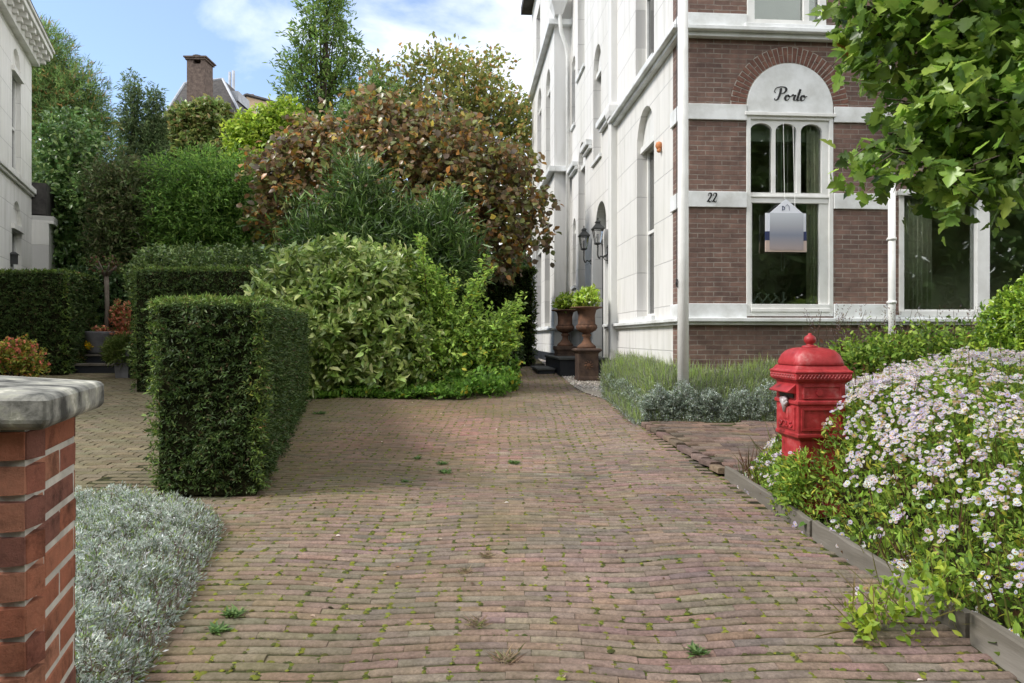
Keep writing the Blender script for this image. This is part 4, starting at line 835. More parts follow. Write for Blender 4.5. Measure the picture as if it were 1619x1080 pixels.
# ================================================================== BRICK GATE PILLAR
capP = [(-.794, 1.20), (-.928, 1.60), (-1.37, 1.86), (-1.66, 1.62), (-1.60, 1.20)]
def inset(poly, d):
    n = len(poly); o = []
    for i in range(n):
        p0, p1, p2 = Vector(poly[i-1]), Vector(poly[i]), Vector(poly[(i+1) % n]); a = (p1-p0).normalized(); b = (p2-p1).normalized()
        na = Vector((-a.y, a.x)); nb = Vector((-b.y, b.x)); m_ = (na+nb); m_ /= (1+na.dot(nb)); o.append(tuple(p1+m_*d))
    return o
pil = thing('gate_pillar', 'red brick gate pillar with a thick lichened stone cap', 'pillar', (-1.2, 1.5, 0))
def pillar():
    rel = lambda q: [(x+1.2, y-1.5) for x, y in q]
    base = rel(inset(capP, .055)); rd = random.Random(5); V = []; Tq = []; cols = []; topz = 1.235; rh = .0625; nrow = 21; BR = []
    # mortar core
    MB().prism(rel(inset(capP, .0555)), -.1, topz).build('mortar_core', M['mortar'], pil)
    mb = MB(); n = len(base); cl = []
    for r in range(nrow):
        z1 = topz-r*rh-.004; z0 = z1-rh+.0125
        for i in range(n):
            a = Vector(base[i]); b = Vector(base[(i+1) % n]); l = (b-a).length; d = (b-a)/l; nn = Vector((d.y, -d.x))
            off = 0 if (r+i) % 2 else .105; t = -off if off else 0; k = 0
            while t < l-.005:
                t0 = max(t+.0, 0); L_ = .21 if k % 2 == r % 2 else .21; t1 = min(t+L_, l)
                if t1-t0 > .012:
                    g0 = .004 if t0 > 0 else -.003; g1 = .004 if t1 < l else -.003
                    q0 = a+d*(t0+g0); q1 = a+d*(t1-g1); jo = rd.uniform(.0008, .0028); b0 = len(mb.v); bv = .004
                    zj = rd.uniform(-.0015, .0015)
                    ring = []
                    for (e, sgn) in ((q0, 1), (q1, -1)):
                        for zz_, s2 in ((z0, 1), (z1, -1)): ring.append((e, sgn, zz_, s2))
                    def pt(e, sgn, zz_, s2, ins, dep): p = e+d*sgn*ins+nn*dep; return (p.x, p.y, zz_+zj+s2*ins)
                    order = [ring[0], ring[2], ring[3], ring[1]]
                    for ins, dep in ((0, -.05), (0, jo-.003), (bv, jo)):
                        for e in order: mb.v.append(tuple(q_+rd.uniform(-.001, .001)*(ins > 0) for q_ in pt(*e, ins, dep)))
                    for lv in range(2):
                        for j in range(4): mb.f.append((b0+lv*4+j, b0+lv*4+(j+1) % 4, b0+lv*4+4+(j+1) % 4, b0+lv*4+4+j))
                    mb.f.append((b0+8, b0+9, b0+10, b0+11))
                    c_ = rd.choice([(.38, .145, .085), (.42, .17, .10), (.31, .12, .08), (.25, .11, .08), (.46, .21, .13)]); s3 = rd.uniform(.85, 1.12); cl += [(c_[0]*s3, c_[1]*s3, c_[2]*s3)]*12
                t += L_; k += 1
    m = mat('pillar_brick', rough=.85, spec=.2); t_ = m.node_tree; at = N(t_, 'ShaderNodeAttribute', attribute_name='Col'); c = coords(t_)
    cc_ = mixc(t_, .8, at.outputs['Color'], ramp(t_, [(.28, (.28, .26, .27)), (.42, (.8, .8, .8)), (.6, (1.05, 1, 1)), (.78, (1.5, 1.35, 1.25))], noise(t_, c, 22, 9, .72)), 'MULTIPLY')
    cc_ = mixc(t_, .8, cc_, ramp(t_, [(.36, (.35, .33, .33)), (.48, (1, 1, 1)), (.62, (1, 1, 1)), (.72, (1.5, 1.5, 1.5))], noise(t_, c, 7, 7, .7)), 'MULTIPLY')
    t_.links.new(cc_, bsdf(m).inputs['Base Color']); bump(t_, noise(t_, c, 80, 9, .8), 1, .008, bsdf(m))
    o = mb.build('brick_shaft', m, pil); at_ = o.data.color_attributes.new('Col', 'FLOAT_COLOR', 'POINT'); arr = np.ones((len(mb.v), 4), np.float32); arr[:, :3] = np.array(cl); at_.data.foreach_set('color', arr.ravel())
    mb = MB(); q = rel(capP); zc_ = 1.24
    lv = [(inset(q, .012), zc_), (q, zc_+.012), (q, zc_+.052), (inset(q, .008), zc_+.062), (inset(q, .20), zc_+.078)]; n = len(q)
    for pl, z in lv: mb.v += [(x, y, z) for x, y in pl]
    for j in range(len(lv)-1):
        for i in range(n): mb.f.append((j*n+i, j*n+(i+1) % n, (j+1)*n+(i+1) % n, (j+1)*n+i))
    mb.f.append(tuple(range(n))[::-1]); mb.f.append(tuple((len(lv)-1)*n+i for i in range(n)))
    mb.build('stone_cap', M['stone'], pil, bevel=.007)
pillar()

# ================================================================== CLIPPED HEDGES
YEW = [(.031, .055, .015, 4), (.048, .080, .020, 3), (.072, .100, .028, 1.2), (.07, .05, .025, .35)]
LY = leafmat('yew_needles', .5, .2, .3)
def hedge(name, label, quad, h0, h1, n, L=.032, pal=YEW, cat='hedge', wd=.26, bulge=.03, topcol=None, m=None, gf=None, groundoff=0.02):
    """quad: footprint corners anticlockwise; h0/h1 top heights (world z) at quad[0..1] and quad[2..3]"""
    q = [Vector((*p, 0)) for p in quad]; gz = [g(-9, p[1]) for p in quad]; tz2 = [h0, h0, h1, h1]
    o = thing(name, label, cat, (sum(p[0] for p in quad)/4, sum(p[1] for p in quad)/4, min(gz))); ctr = Vector(o.location)
    mb = MB(); ins = inset([p[:2] for p in quad], .05)
    mb.v = [(x-ctr.x, y-ctr.y, gz[i]-ctr.z) for i, (x, y) in enumerate(ins)]+[(x-ctr.x, y-ctr.y, tz2[i]-.05-ctr.z) for i, (x, y) in enumerate(ins)]
    mb.f = [(3, 2, 1, 0), (4, 5, 6, 7)]+[(i, (i+1) % 4, 4+(i+1) % 4, 4+i) for i in range(4)]; mb.build('shaded_core', M['core'], o)  # solid dark core: the shade inside the hedge is put into its colour
    faces = []
    for i in range(4):
        j = (i+1) % 4; a, b = np.array([*quad[i], 0.]), np.array([*quad[j], 0.]); l = np.linalg.norm(b-a); hh = (tz2[i]+tz2[j])/2-(gz[i]+gz[j])/2
        d = (b-a)/l; nn = np.array([d[1], -d[0], 0]); vis = 1 if nn.dot(-(a+b)/2) > 0 else .35; faces.append((i, l*hh*vis, nn))
    area = np.array([f[1] for f in faces]); A0 = 0.5*abs(sum(quad[i][0]*quad[(i+1) % 4][1]-quad[(i+1) % 4][0]*quad[i][1] for i in range(4))); tot = area.sum()+A0
    Ps, Ns = [], []
    for (i, ar_, nn) in faces:
        j = (i+1) % 4; m_ = int(n*ar_/tot); u = rng.random(m_); v = rng.random(m_)
        a, b = np.array(quad[i]), np.array(quad[j]); xy = a+(b-a)*u[:, None]; zlo = gz[i]+(gz[j]-gz[i])*u+groundoff; zhi = tz2[i]+(tz2[j]-tz2[i])*u
        p = np.column_stack([xy, zlo+(zhi-zlo)*v]); s_ = u*np.linalg.norm(b-a)
        dsp = bulge*(np.sin(7*s_+i)*np.sin(6*p[:, 2]+2*i)+.7*np.sin(17*s_+3*p[:, 2])*np.sin(15*p[:, 2]+i)); 
        dsp -= .05*np.clip(1-v*5, 0, 1)*rng.random(m_)
        p += nn*(dsp+rng.uniform(-.05, .022, m_)+.05*(rng.random(m_) < .02))[:, None]; Ps.append(p); Ns.append(np.tile(nn, (m_, 1)))
    m_ = int(n*A0/tot); u = rng.random(m_); v = rng.random(m_); qa = np.array(quad)
    xy = (qa[0]*(1-u)[:, None]+qa[1]*u[:, None])*(1-v)[:, None]+(qa[3]*(1-u)[:, None]+qa[2]*u[:, None])*v[:, None]; zt_ = h0+(h1-h0)*v
    p = np.column_stack([xy, zt_+rng.uniform(-.04, .02, m_)+bulge*.5*np.sin(8*xy[:, 0])*np.sin(9*xy[:, 1])]); Ps.append(p); Ns.append(np.tile([0, 0, 1.], (m_, 1)))
    p = np.vstack(Ps); nn = np.vstack(Ns); q_ = rng.permutation(len(p))[:len(p)//8]; p, nn = p[q_], nn[q_]; sh = 1+.3*rng.uniform(-1, 1, (len(p), 1)); ax = nrm(nn*.7+np.array([0, 0, .1])+.5*rng.normal(size=nn.shape))
    idx = np.repeat(np.arange(len(p)), 9); rad = nrm(rng.normal(size=(len(idx), 3))+ax[idx]*.8); p = p[idx]+rad*(L*.8*rng.random(len(idx)))[:, None]*np.array([1.2, 1.2, .5])-nn[idx]*L*.35; nn = nn[idx]; sh = sh[idx]; k = len(p)
    d = nrm(rad*.8+nn*.35+rng.normal(size=(k, 3))*.3); nv = nrm(nn*.55+np.array([0, 0, .5])+.5*rng.normal(size=(k, 3)))
    c = palette(k, pal, .2)*sh*1.2; bp = (np.sin(p[:, 0]*3.1+1)*np.sin(p[:, 1]*2.3)*np.sin(p[:, 2]*4.1+.5) > .72)[:, None]; c = np.where(bp & (rng.random((k, 1)) < .3), c*np.array([1.35, .95, .9]), c); top = p[:, 2] > (np.interp((p[:, 1]-quad[0][1])/(quad[3][1]-quad[0][1]+1e-6), [0, 1], [h0, h1])-.035)
    for qc in quad[:2]+quad[2:]: top = top | ((np.hypot(p[:, 0]-qc[0], p[:, 1]-qc[1]) < .075) & (rng.random(k) < .7))
    cl = np.where(top[:, None], c*np.array([1.9, 1.75, 1.3]), c)   # lighter yellow-green leaves along the clipped top and corners
    V, T, cc = scatter(T_diamond(wd, .05), p, d, nv, L*(1+.4*rng.uniform(-1, 1, k)), np.clip(cl, 0, .9)); npmesh('foliage', V, T, m or LY, o, cc)
    return o
hedge('clipped_hedge', 'tall clipped yew hedge between the driveway and the courtyard, nearest the camera', [(-2.62, 5.08), (-1.80, 5.05), (-2.86, 9.75), (-3.5, 9.8)], 1.675, 1.755, 110000, .036, wd=.30)
hl, hr = PX(209, 11), PX(420, 11)
hedge('clipped_hedge', 'clipped yew hedge block behind the nearest hedge, right of the potted plants', [(hl, 11), (-2.9, 11), (-2.9, 12.6), (hl-.1, 12.6)], 1.4+(534-424)/F*11, 1.4+(534-424)/F*11, 70000, .045, wd=.32)
hedge('clipped_hedge', 'clipped yew hedge in front of the neighbouring white house at the left edge', [(-15, 13.6), (PX(105, 13.6), 13.6), (PX(105, 13.6)-.35, 15.2), (-15, 15.2)], 1.4+(534-428)/F*13.6, 1.4+(534-428)/F*13.6, 90000, .055, wd=.34)
# rounded laurel hedge behind the block
lh = thing('laurel_hedge', 'rounded evergreen hedge showing above the clipped yew block', 'hedge', (PX(320, 13.4), 13.4, .7))
bl_ = [B(px, 445, 13.4, 52, 52, .8) for px in (262, 310, 360, 405, 450)]+[B(px, 560, 13.2, 60, 90, .6) for px in (270, 340, 420)]
foliage('foliage', bl_, 7000, 5, .075, T_oval(.45), [(.06, .10, .025, 3), (.11, .16, .04, 2), (.18, .24, .08, 1.5)], LG, lh, twig=.1, up=.6, shell=.25, lump=.06)
mb = MB(); mb.box(-1.2, 1.6, -.3, .5, -.2, 1.2); mb.build('shaded_core', M['core'], lh)  # solid block whose dark colour stands for the shaded inside

# ================================================================== PLANTS NEAR
def mound(name, poly, hf, n, L, tm, pal, m, parent, bias=.35, up=.8, spread=.6, nup=.4, clump=None, jit=.22, ox=0., lift=0.):
    if clump: nfull = n; n = n//clump[0]
    f = polyf(poly); xs_ = [p[0] for p in poly]; ys__ = [p[1] for p in poly]; x = rng.uniform(min(xs_), max(xs_), n*3); y = rng.uniform(min(ys__), max(ys__), n*3); k = f(x, y); x, y = x[k][:n], y[k][:n]
    h = hf(x, y); u = 1-rng.random(len(x))**1*bias; u = np.where(rng.random(len(x)) < .25, rng.random(len(x)), u)
    z = G(x*0+9, y)+h*u+lift; gx = (hf(x+.03, y)-hf(x-.03, y))/.06; gy = (hf(x, y+.03)-hf(x, y-.03))/.06; nn = nrm(np.stack([-gx, -gy, np.ones(len(x))], 1))
    nn = np.where((h > .01)[:, None], nn, [0, 0, 1.])
    p = np.stack([x+ox*nn[:, 0], y+ox*nn[:, 1], z], 1)
    if clump:
        ck, cr_ = clump; idx = np.repeat(np.arange(len(x)), ck); rad = nrm(rng.normal(size=(len(idx), 3))); ax = nrm(nn+np.array([0, 0, up])+.35*rng.normal(size=nn.shape))[idx]; rad = nrm(rad+ax*.6)
        sz = (.6+.8*rng.random(len(x)))[idx]; p = p[idx]+rad*(cr_*rng.random(len(idx))**.5*sz)[:, None]; sh = (1+.16*rng.uniform(-1, 1, (len(x), 1)))[idx]; nn = nn[idx]; x = x[idx]
        d = nrm(rad*.8+ax*.5+spread*.5*rng.normal(size=(len(x), 3)))
    else: d = nrm(np.array([0, 0, up])+nn*.5+spread*rng.normal(size=(len(x), 3))); sh = 1
    nv = nrm(nn*.4+np.array([0, 0, nup])+.6*rng.normal(size=(len(x), 3)))
    V, T, c = scatter(tm, p, d, nv, L*(1+.35*rng.uniform(-1, 1, len(x))), palette(len(x), pal, jit)*sh); return npmesh(name, V, T, m, parent, c)
def bumps(x, y, a=.1, s=4.): return 1+a*(np.sin(s*x+1.3)*np.sin(s*1.1*y+.4)+.6*np.sin(2.3*s*x+y)*np.sin(2.1*s*y+2))
# silver bush bottom left
sp_poly = [(-2.75, 1.9), (-1.20, 1.7), (-1.50, 3.2), (-1.78, 4.3), (-1.95, 4.55), (-2.95, 4.6)]
def distR(x, y): return np.interp(y, [1.7, 3.2, 4.3, 4.55], [-1.20, -1.50, -1.78, -1.95])-x
def hsil(x, y): d = np.clip(np.minimum(distR(x, y), (4.72-y)), 0, 1); return (.23-.03*np.clip(y-3.4, 0, 2))*(1-np.exp(-d/.15))*bumps(x, y, .2, 6)
SIL = [(.24, .27, .23, 4), (.33, .36, .33, 3), (.12, .15, .10, 3), (.42, .45, .43, 1), (.18, .24, .08, 3)]
sb = thing('silver_bush', 'low silvery grey lavender cotton bush beside the brick gate pillar', 'shrub', (-2.0, 3.3, .15))
hs2 = lambda x, y: hsil(x, y)*(1+.22*np.sin(17*x+3*y)*np.sin(15*y+2)+.2*np.sin(31*x)*np.sin(33*y+x))
mound('foliage', sp_poly, hs2, 100000, .021, T_diamond(.28, .05), SIL, LS, sb, bias=.5, up=.5, spread=.5, clump=(20, .045))
mound('leaf_tip', sp_poly, lambda x, y: hs2(x, y)*1.04, 90000, .012, T_diamond(.42, .1), [(.44, .47, .43, 2), (.33, .37, .32, 3), (.56, .59, .57, 1)], LS, sb, bias=.22, up=.4, spread=.9, clump=(24, .017))
mound('old_stem', sp_poly, lambda x, y: hsil(x, y)*.75, 5000, .09, T_diamond(.04, 0), [(.10, .06, .05, 2), (.16, .11, .09, 1)], LM, sb, bias=.9, up=1.2, spread=.5)
# lavender bed at the villa corner
lv_poly = [(1.50, 8.1), (4.4, 8.15), (4.6, 9.0), (2.1, 8.85), (2.02, 11.3), (1.45, 11.2), (1.38, 10.2), (1.42, 9.2)]
def hlav(x, y):
    d = np.minimum(np.minimum(x-edgeR(y)-.06, y-8.12), 12-y); return (.53-.03*np.clip(y-9, 0, 3))*(1-np.exp(-np.clip(d, 0, 2)/.16))*bumps(x, y, .08, 5)
for nm_, lab, cut in (('lavender_bush', 'grey green lavender bush around the foot of the white flagpole', lambda x: x < 2.6), ('lavender_bush', 'grey green lavender bush between the flagpole bush and the red letter box', lambda x: x >= 2.6)):
    o = thing(nm_, lab, 'shrub', (2.1 if '2' == '' or cut(2.0) else 3.3, 8.5, .42), group='lavender along the villa')
    pl = [(1.42, 8.05), (2.6, 8.05), (2.6, 8.97), (2.12, 8.9), (1.98, 11.3), (1.42, 11.1), (1.36, 10.2), (1.40, 9.2)] if cut(2.0) else [(2.6, 8.05), (5.2, 8.1), (5.2, 9.15), (2.6, 8.98)]
    hl2 = lambda x, y: hlav(x, y)*(1+.14*np.sin(13*x+3*y)*np.sin(14*y+2)+.1*np.sin(29*x)*np.sin(27*y+x))
    mound('foliage', pl, hl2, 46000, .05, T_diamond(.13, .03), [(.17, .20, .12, 3), (.24, .27, .17, 3), (.21, .27, .09, 2), (.11, .13, .08, 2)], LS, o, bias=.5, up=1.0, spread=.4, clump=(12, .05))
    mound('silver_tip', [(x_, y_) for x_, y_ in pl], lambda x, y: hl2(x, y)*np.where(y < 8.45, .85, .5), 52000, .026, T_diamond(.35, .08), [(.34, .37, .36, 2), (.24, .27, .25, 2), (.46, .48, .48, 1)], LS, o, bias=.8, up=.5, spread=.8, clump=(13, .03), ox=.035)
    strip = [(1.5, 8.03), (2.6, 8.03), (2.6, 8.2), (1.5, 8.2)] if cut(2.0) else [(2.6, 8.03), (5.2, 8.05), (5.2, 8.22), (2.6, 8.2)]
    mound('silver_rosette', strip, lambda x, y: .36*(1+.35*np.sin(7*x)*np.sin(13*x+1)), 26000, .022, T_diamond(.4, .08), [(.28, .32, .27, 2), (.20, .24, .19, 3), (.38, .42, .40, 1), (.11, .14, .09, 2.5)], LS, o, bias=1., up=.3, spread=.8, clump=(24, .028))
    if cut(2.0): mound('silver_rosette', [(1.50, 8.1), (1.62, 8.1), (1.50, 11), (1.38, 11)], lambda x, y: .30*bumps(x, y, .2, 7), 20000, .022, T_diamond(.4, .08), [(.28, .32, .27, 2), (.20, .24, .18, 3), (.12, .16, .09, 2.5)], LS, o, bias=1., up=.3, spread=.8, clump=(24, .028))
    mound('flower_stalk', pl, lambda x, y: hlav(x, y)*1.04, 5000, .16, T_diamond(.022, 0), [(.26, .34, .10, 2), (.22, .22, .20, 1)], LM, o, bias=.2, up=1.6, spread=.35)
# aster bed
as_poly = [(1.74, 5.5), (1.80, 4.6), (1.90, 3.4), (2.00, 2.2), (2.10, 1.2), (4.5, 1.2), (5.6, 4), (6.2, 7.6), (3.2, 7.7), (2.2, 6.0)]
def hast(x, y):
    d = x-edgeR(y)-.13; d2 = np.clip((7.7-y), 0, 9); d3 = 0
    boxclear = 1-.04*np.exp(-((x-2.0)/.3)**2-((y-4.55)/.35)**2)
    back = np.clip((5.45-y+.35*(x-1.7)*2.2), 0, 2)
    return (.98-.12*np.clip((y-4.8)/2.5, 0, 1))*(1-np.exp(-np.clip(d+.03, 0, 3)/(.38-.22*np.exp(-((y-4.35)/.45)**2))))*(1-np.exp(-back/.3))*(1-np.exp(-d2/.5))*bumps(x, y, .07, 3.3)*boxclear
ASG = [(.14, .22, .03, 4), (.21, .30, .045, 3), (.07, .125, .022, 2.2), (.36, .35, .05, .9)]
ab = thing('aster_bush', 'sprawling aster bush covered in pale lilac daisies beside the driveway', 'flowering bush', (2.6, 4.2, .2))
def clearbox(V): return V
mound('foliage', as_poly, lambda x, y: hast(x, y), 135000, .040, T_oval(.32, .05), ASG, LM, ab, bias=.5, up=.35, spread=.75, ox=.03)
mound('low_foliage', as_poly, lambda x, y: hast(x, y)*.75, 9000, .085, T_oval(.42, .08), ASG+[(.14, .08, .04, 1.5)], LM, ab, bias=.9, up=.1, spread=.9, ox=.05)
mound('stem', as_poly, lambda x, y: hast(x, y)*.9, 9000, .22, T_diamond(.02, 0), [(.12, .12, .03, 2), (.10, .05, .03, 2)], LM, ab, bias=.9, up=1.5, spread=.35)
# flower heads gathered in flat sprays
def sprays(poly, hf, nc, per, R0, parent, radius=.011):
    f = polyf(poly); xs_ = [p[0] for p in poly]; ys__ = [p[1] for p in poly]; x = rng.uniform(min(xs_), max(xs_), nc*4); y = rng.uniform(min(ys__), max(ys__), nc*4); k = f(x, y)
    dens = .5+.5*np.sin(x*3.3+y*1.7)*np.sin(y*2.9-x); dens = np.clip(dens+.45*np.clip((x-edgeR(y)-.25)/.5, -1, .8), .12, 1); k &= rng.random(len(x)) < dens
    x, y = x[k][:nc], y[k][:nc]; h = hf(x, y); n = len(x); idx = np.repeat(np.arange(n), per); m_ = len(idx); a = rng.uniform(0, 6.28, m_); rr = R0*np.sqrt(rng.random(m_))
    gx = (hf(x+.03, y)-hf(x-.03, y))/.06; gy = (hf(x, y+.03)-hf(x, y-.03))/.06; nn = nrm(np.stack([-gx*.6, -gy*.6-.12, np.ones(n)], 1))
    X = x[idx]+rr*np.cos(a)+nn[idx, 0]*.06; Y = y[idx]+rr*np.sin(a)+nn[idx, 1]*.06; Z = G(X*0+9, y[idx])+h[idx]+.03+(-.25*gx[idx]*0+rng.normal(0, .012, m_))-rr*.3-(X-x[idx])*nn[idx, 0]-(Y-y[idx])*nn[idx, 1]
    p = np.stack([X, Y, Z], 1); nv = nrm(nn[idx]+.45*rng.normal(size=(m_, 3))+np.array([-.1, -.2, .2])); d = nrm(np.cross(nv, rng.normal(size=(m_, 3)))); S = radius*(1+.25*rng.uniform(-1, 1, m_))
    V, T, c = scatter(T_flower(11), p, d, nv, S, palette(m_, [(.54, .50, .58, 4), (.62, .60, .62, 3), (.42, .36, .52, 1.5), (.52, .46, .46, 1.2), (.28, .20, .13, .7)], .12)); fo = npmesh('flower_head', V, T, LP, parent, c); fo['kind'] = 'stuff'
    V, T, c = scatter(T_disc(6, .6), p+nv*(S*.03)[:, None], d, nv, S*.30, palette(m_, [(.55, .40, .03, 3), (.35, .17, .05, 2)], .2)); fo = npmesh('flower_centre', V, T, LP, parent, c); fo['kind'] = 'stuff'
sprays(as_poly, hast, 2800, 10, .052, ab, .0125)
sprays([(1.82, 3.9), (2.4, 3.9), (2.4, 4.5), (1.80, 4.5)], hast, 80, 8, .05, ab, .0135)
bp_ = [(1.74, 4.42), (1.86, 4.36), (1.86, 4.80), (1.74, 4.74)]; hbp = lambda x, y: (.46+.06*np.sin(9*y))*(1-np.exp(-np.clip(x-1.70, 0, 1)/.06))
mound('foliage', bp_, hbp, 1300, .042, T_oval(.32, .05), ASG, LM, ab, bias=.6, up=.4, spread=.7); sprays(bp_, hbp, 22, 7, .045, ab, .0125)
# sprig of aster leaning over the board onto the bricks
o = thing('aster_sprig', 'small aster sprig trailing over the timber edge onto the bricks', 'flower', (1.75, 2.95, .14))
spp = [(1.42, 2.85), (1.86, 2.85), (1.88, 3.15), (1.45, 3.08)]; hsp = lambda x, y: .05+.28*np.clip((x-1.42)/.42, 0, 1)
mound('foliage', spp, hsp, 420, .045, T_oval(.45, .06), [(.22, .28, .03, 2), (.14, .22, .03, 2)], LM, o, bias=.6, up=.2, spread=.8); mound('stem', spp, hsp, 60, .2, T_diamond(.02, 0), [(.14, .12, .04, 1)], LM, o, bias=.9, up=.5, spread=.8)
sprays(spp, hsp, 9, 5, .03, o, .014)
# planting under the wide window
pw = thing('window_shrub', 'loose yellow green shrub under the wide villa window', 'shrub', (4.3, 8.3, .42))
blw = [B(px, py, 8.2, a, b, .45) for px, py, a, b in ((1345, 585, 36, 30), (1400, 575, 40, 36), (1460, 570, 45, 34), (1520, 570, 45, 36), (1585, 575, 40, 38), (1380, 615, 60, 40), (1480, 610, 70, 45))]
foliage('foliage', blw, 2600, 6, .06, T_oval(.5), [(.12, .19, .025, 3), (.19, .26, .04, 2), (.06, .11, .02, 2), (.10, .04, .02, .3)], LM, pw, twig=.25, shell=.9, up=.8, lump=.35)
mb = MB(); rd = random.Random(3)
for i in range(60):
    x = rd.uniform(-.7, 1.5); y = rd.uniform(-.3, .3); mb.tube([(x, y, 0), (x+rd.uniform(-.1, .1), y, .6), (x+rd.uniform(-.2, .2), y, rd.uniform(1.0, 1.35))], [.006, .004, .002], 5)
mb.build('stem', M['twig'], pw)
nst = 70; xs_ = rng.uniform(3.5, 5.8, nst); idx = np.repeat(np.arange(nst), 16); u = rng.random(len(idx)); lean = rng.uniform(-.15, .2, nst)
pp = np.stack([xs_[idx]+lean[idx]*u, 8.25+rng.uniform(-.3, .3, nst)[idx], 1.35+rng.uniform(-.1, .15, nst)[idx]+.32*u], 1)
V, T, c = scatter(T_diamond(.3), pp, nrm(rng.normal(size=(len(idx), 3))*.5+[0, 0, 1]), rng.normal(size=(len(idx), 3)), np.full(len(idx), .028), palette(len(idx), [(.10, .05, .045, 3), (.12, .09, .04, 2), (.25, .22, .26, .8)])); npmesh('seed_spike', V, T, LM, pw, c)
rs = thing('round_shrub', 'bright green bushy shrub at the right edge before the wide window', 'shrub', (5.1, 6.9, .35))
foliage('foliage', [B(1618, 530, 6.9, 42, 65, .5), B(1660, 500, 6.9, 50, 60, .5), B(1690, 540, 6.9, 70, 90, .5), B(1600, 580, 6.9, 40, 40, .4)], 3000, 6, .055, T_oval(.5), [(.15, .24, .025, 3), (.22, .31, .035, 2), (.07, .13, .02, 2)], LG, rs, twig=.12, shell=.4, up=.6)
limbs(mb := MB(), (0, 0, 0), (.3, 0, 1.2), .03, [(0.2, 0, .9, .4, .4, .4)], 8); mb.build('branches', M['twig'], rs)

# maple overhanging from the right
mpl = [B(1465, 70, 4.3, 70, 65, .5), B(1560, 40, 4.2, 95, 90, .6), B(1630, 170, 4.0, 75, 95, .6), B(1530, 170, 4.1, 75, 60, .5), B(1455, 190, 4.2, 45, 32, .3), B(1392, 240, 4.2, 38, 18, .2, 1.4), B(1445, 248, 4.1, 45, 25, .3, 1.2), B(1600, 255, 3.9, 50, 40, .5), B(1505, 300, 4.0, 24, 32, .25, 1.4), B(1382, 50, 4.4, 36, 38, .3, 1.2), B(1370, 10, 4.4, 30, 25, .3), B(1700, 100, 4.2, 110, 150, .9), B(1470, -70, 4.4, 110, 80, .7), B(1650, -120, 4.6, 160, 110, .9)]
mt = thing('maple_tree', 'maple with big lobed leaves hanging in from the upper right', 'tree', (4.6, 4.9, .25))
MAPL = [(.11, .18, .03, 4), (.155, .24, .04, 3), (.065, .11, .024, 3), (.23, .32, .06, 1.4), (.30, .12, .03, .02)]
foliage('crown', mpl, 1900, 4, .085, T_maple(), MAPL, leafmat('maple_leaf', .36, .42, .5), mt, twig=.22, shell=.85, up=.0, out_=.5, spread=1.0, nup=.8, hang=.25, sj=.4, lump=.1)
mb = MB(); base = Vector((4.6, 4.9, .25)); loc = lambda v: tuple(Vector(v)-base)
mb.tube([(0, 0, 0), (.02, 0, 1.2), (-.05, -.05, 2.4), (.0, -.1, 4.2)], [.15, .12, .10, .05], 12)
for b in mpl:
    c_ = Vector(b[:3]); st = Vector((-.05, -.05, 2.0+.25*(c_.z-2))); e = c_-base; q = st.lerp(e, .55)+Vector((0, 0, .12)); mb.tube([st, q, e], [.035, .02, .006], 7)
    for k in range(7):
        r1 = Vector((rng.normal()*b[3], rng.normal()*b[4], rng.normal()*b[5]))*.7; mb.tube([q.lerp(e, .3+.1*k), e+r1*.5+Vector((0, 0, .05)), e+r1], [.010, .006, .002], 5)
mb.build('trunk', M['bark'], mt, True)

# ================================================================== SHRUBS AT THE END OF THE DRIVE
def shrub(name, label, loc, blobs, ns, per, L, tm, pal, m, core=True, nl=10, r=.03, cat='shrub', **k):
    o = thing(name, label, cat, loc); foliage('foliage', blobs, ns, per, L, tm, pal, m, o, **k)
    mb = MB(); rel = [(b[0]-loc[0], b[1]-loc[1], b[2]-loc[2])+tuple(b[3:6]) for b in blobs]; limbs(mb, (0, 0, 0), (rel[0][0]*.5, rel[0][1]*.5, rel[0][2]), r, rel, nl); mb.build('branches', M['twig'], o); return o
AUC = [(.20, .27, .07, 4), (.29, .36, .11, 3), (.11, .17, .04, 2.5), (.42, .45, .20, 1.3)]
za_ = 10.9
shrub('spotted_laurel', 'big glossy light green spotted laurel at the end of the driveway', (PX(540, za_), za_, .55),
      [B(px, py, z, a, b, dp) for px, py, z, a, b, dp in ((540, 450, 11.2, 72, 62, .75), (470, 465, 11.1, 60, 60, .6), (600, 455, 11.2, 55, 55, .7), (520, 520, 10.8, 85, 80, .7), (585, 540, 10.8, 70, 80, .6), (520, 590, 10.8, 65, 45, .55), (600, 595, 10.8, 60, 38, .5), (650, 560, 11.2, 45, 65, .5))], 4000, 7, .145, T_oval(.38, .08), AUC, leafmat('laurel_leaf', .28, .22, .6), nl=24, r=.05, twig=.16, shell=.45, up=.45, spread=.85, nup=.6, lump=.26, hang=.15)
FOR = [(.21, .31, .06, 4), (.30, .41, .085, 3), (.11, .18, .04, 2.5), (.45, .42, .06, .35)]
o = thing('arching_shrub', 'bright green arching shrub with long upright shoots beside the spotted laurel', 'shrub', (PX(710, 11.3), 11.3, .57))
zf = 11.3
shoots = [((700, 600), (665, 470), (660, 372)), ((705, 600), (700, 480), (690, 425)), ((720, 600), (730, 500), (775, 418)), ((725, 600), (760, 520), (824, 475)), ((730, 600), (770, 540), (826, 500)), ((690, 600), (640, 500), (640, 410)), ((700, 600), (690, 520), (720, 440)), ((735, 610), (780, 560), (815, 535)), ((710, 600), (640, 540), (625, 500))]
pts_all, dd = [], []; mb = MB(); rdd = random.Random(9)
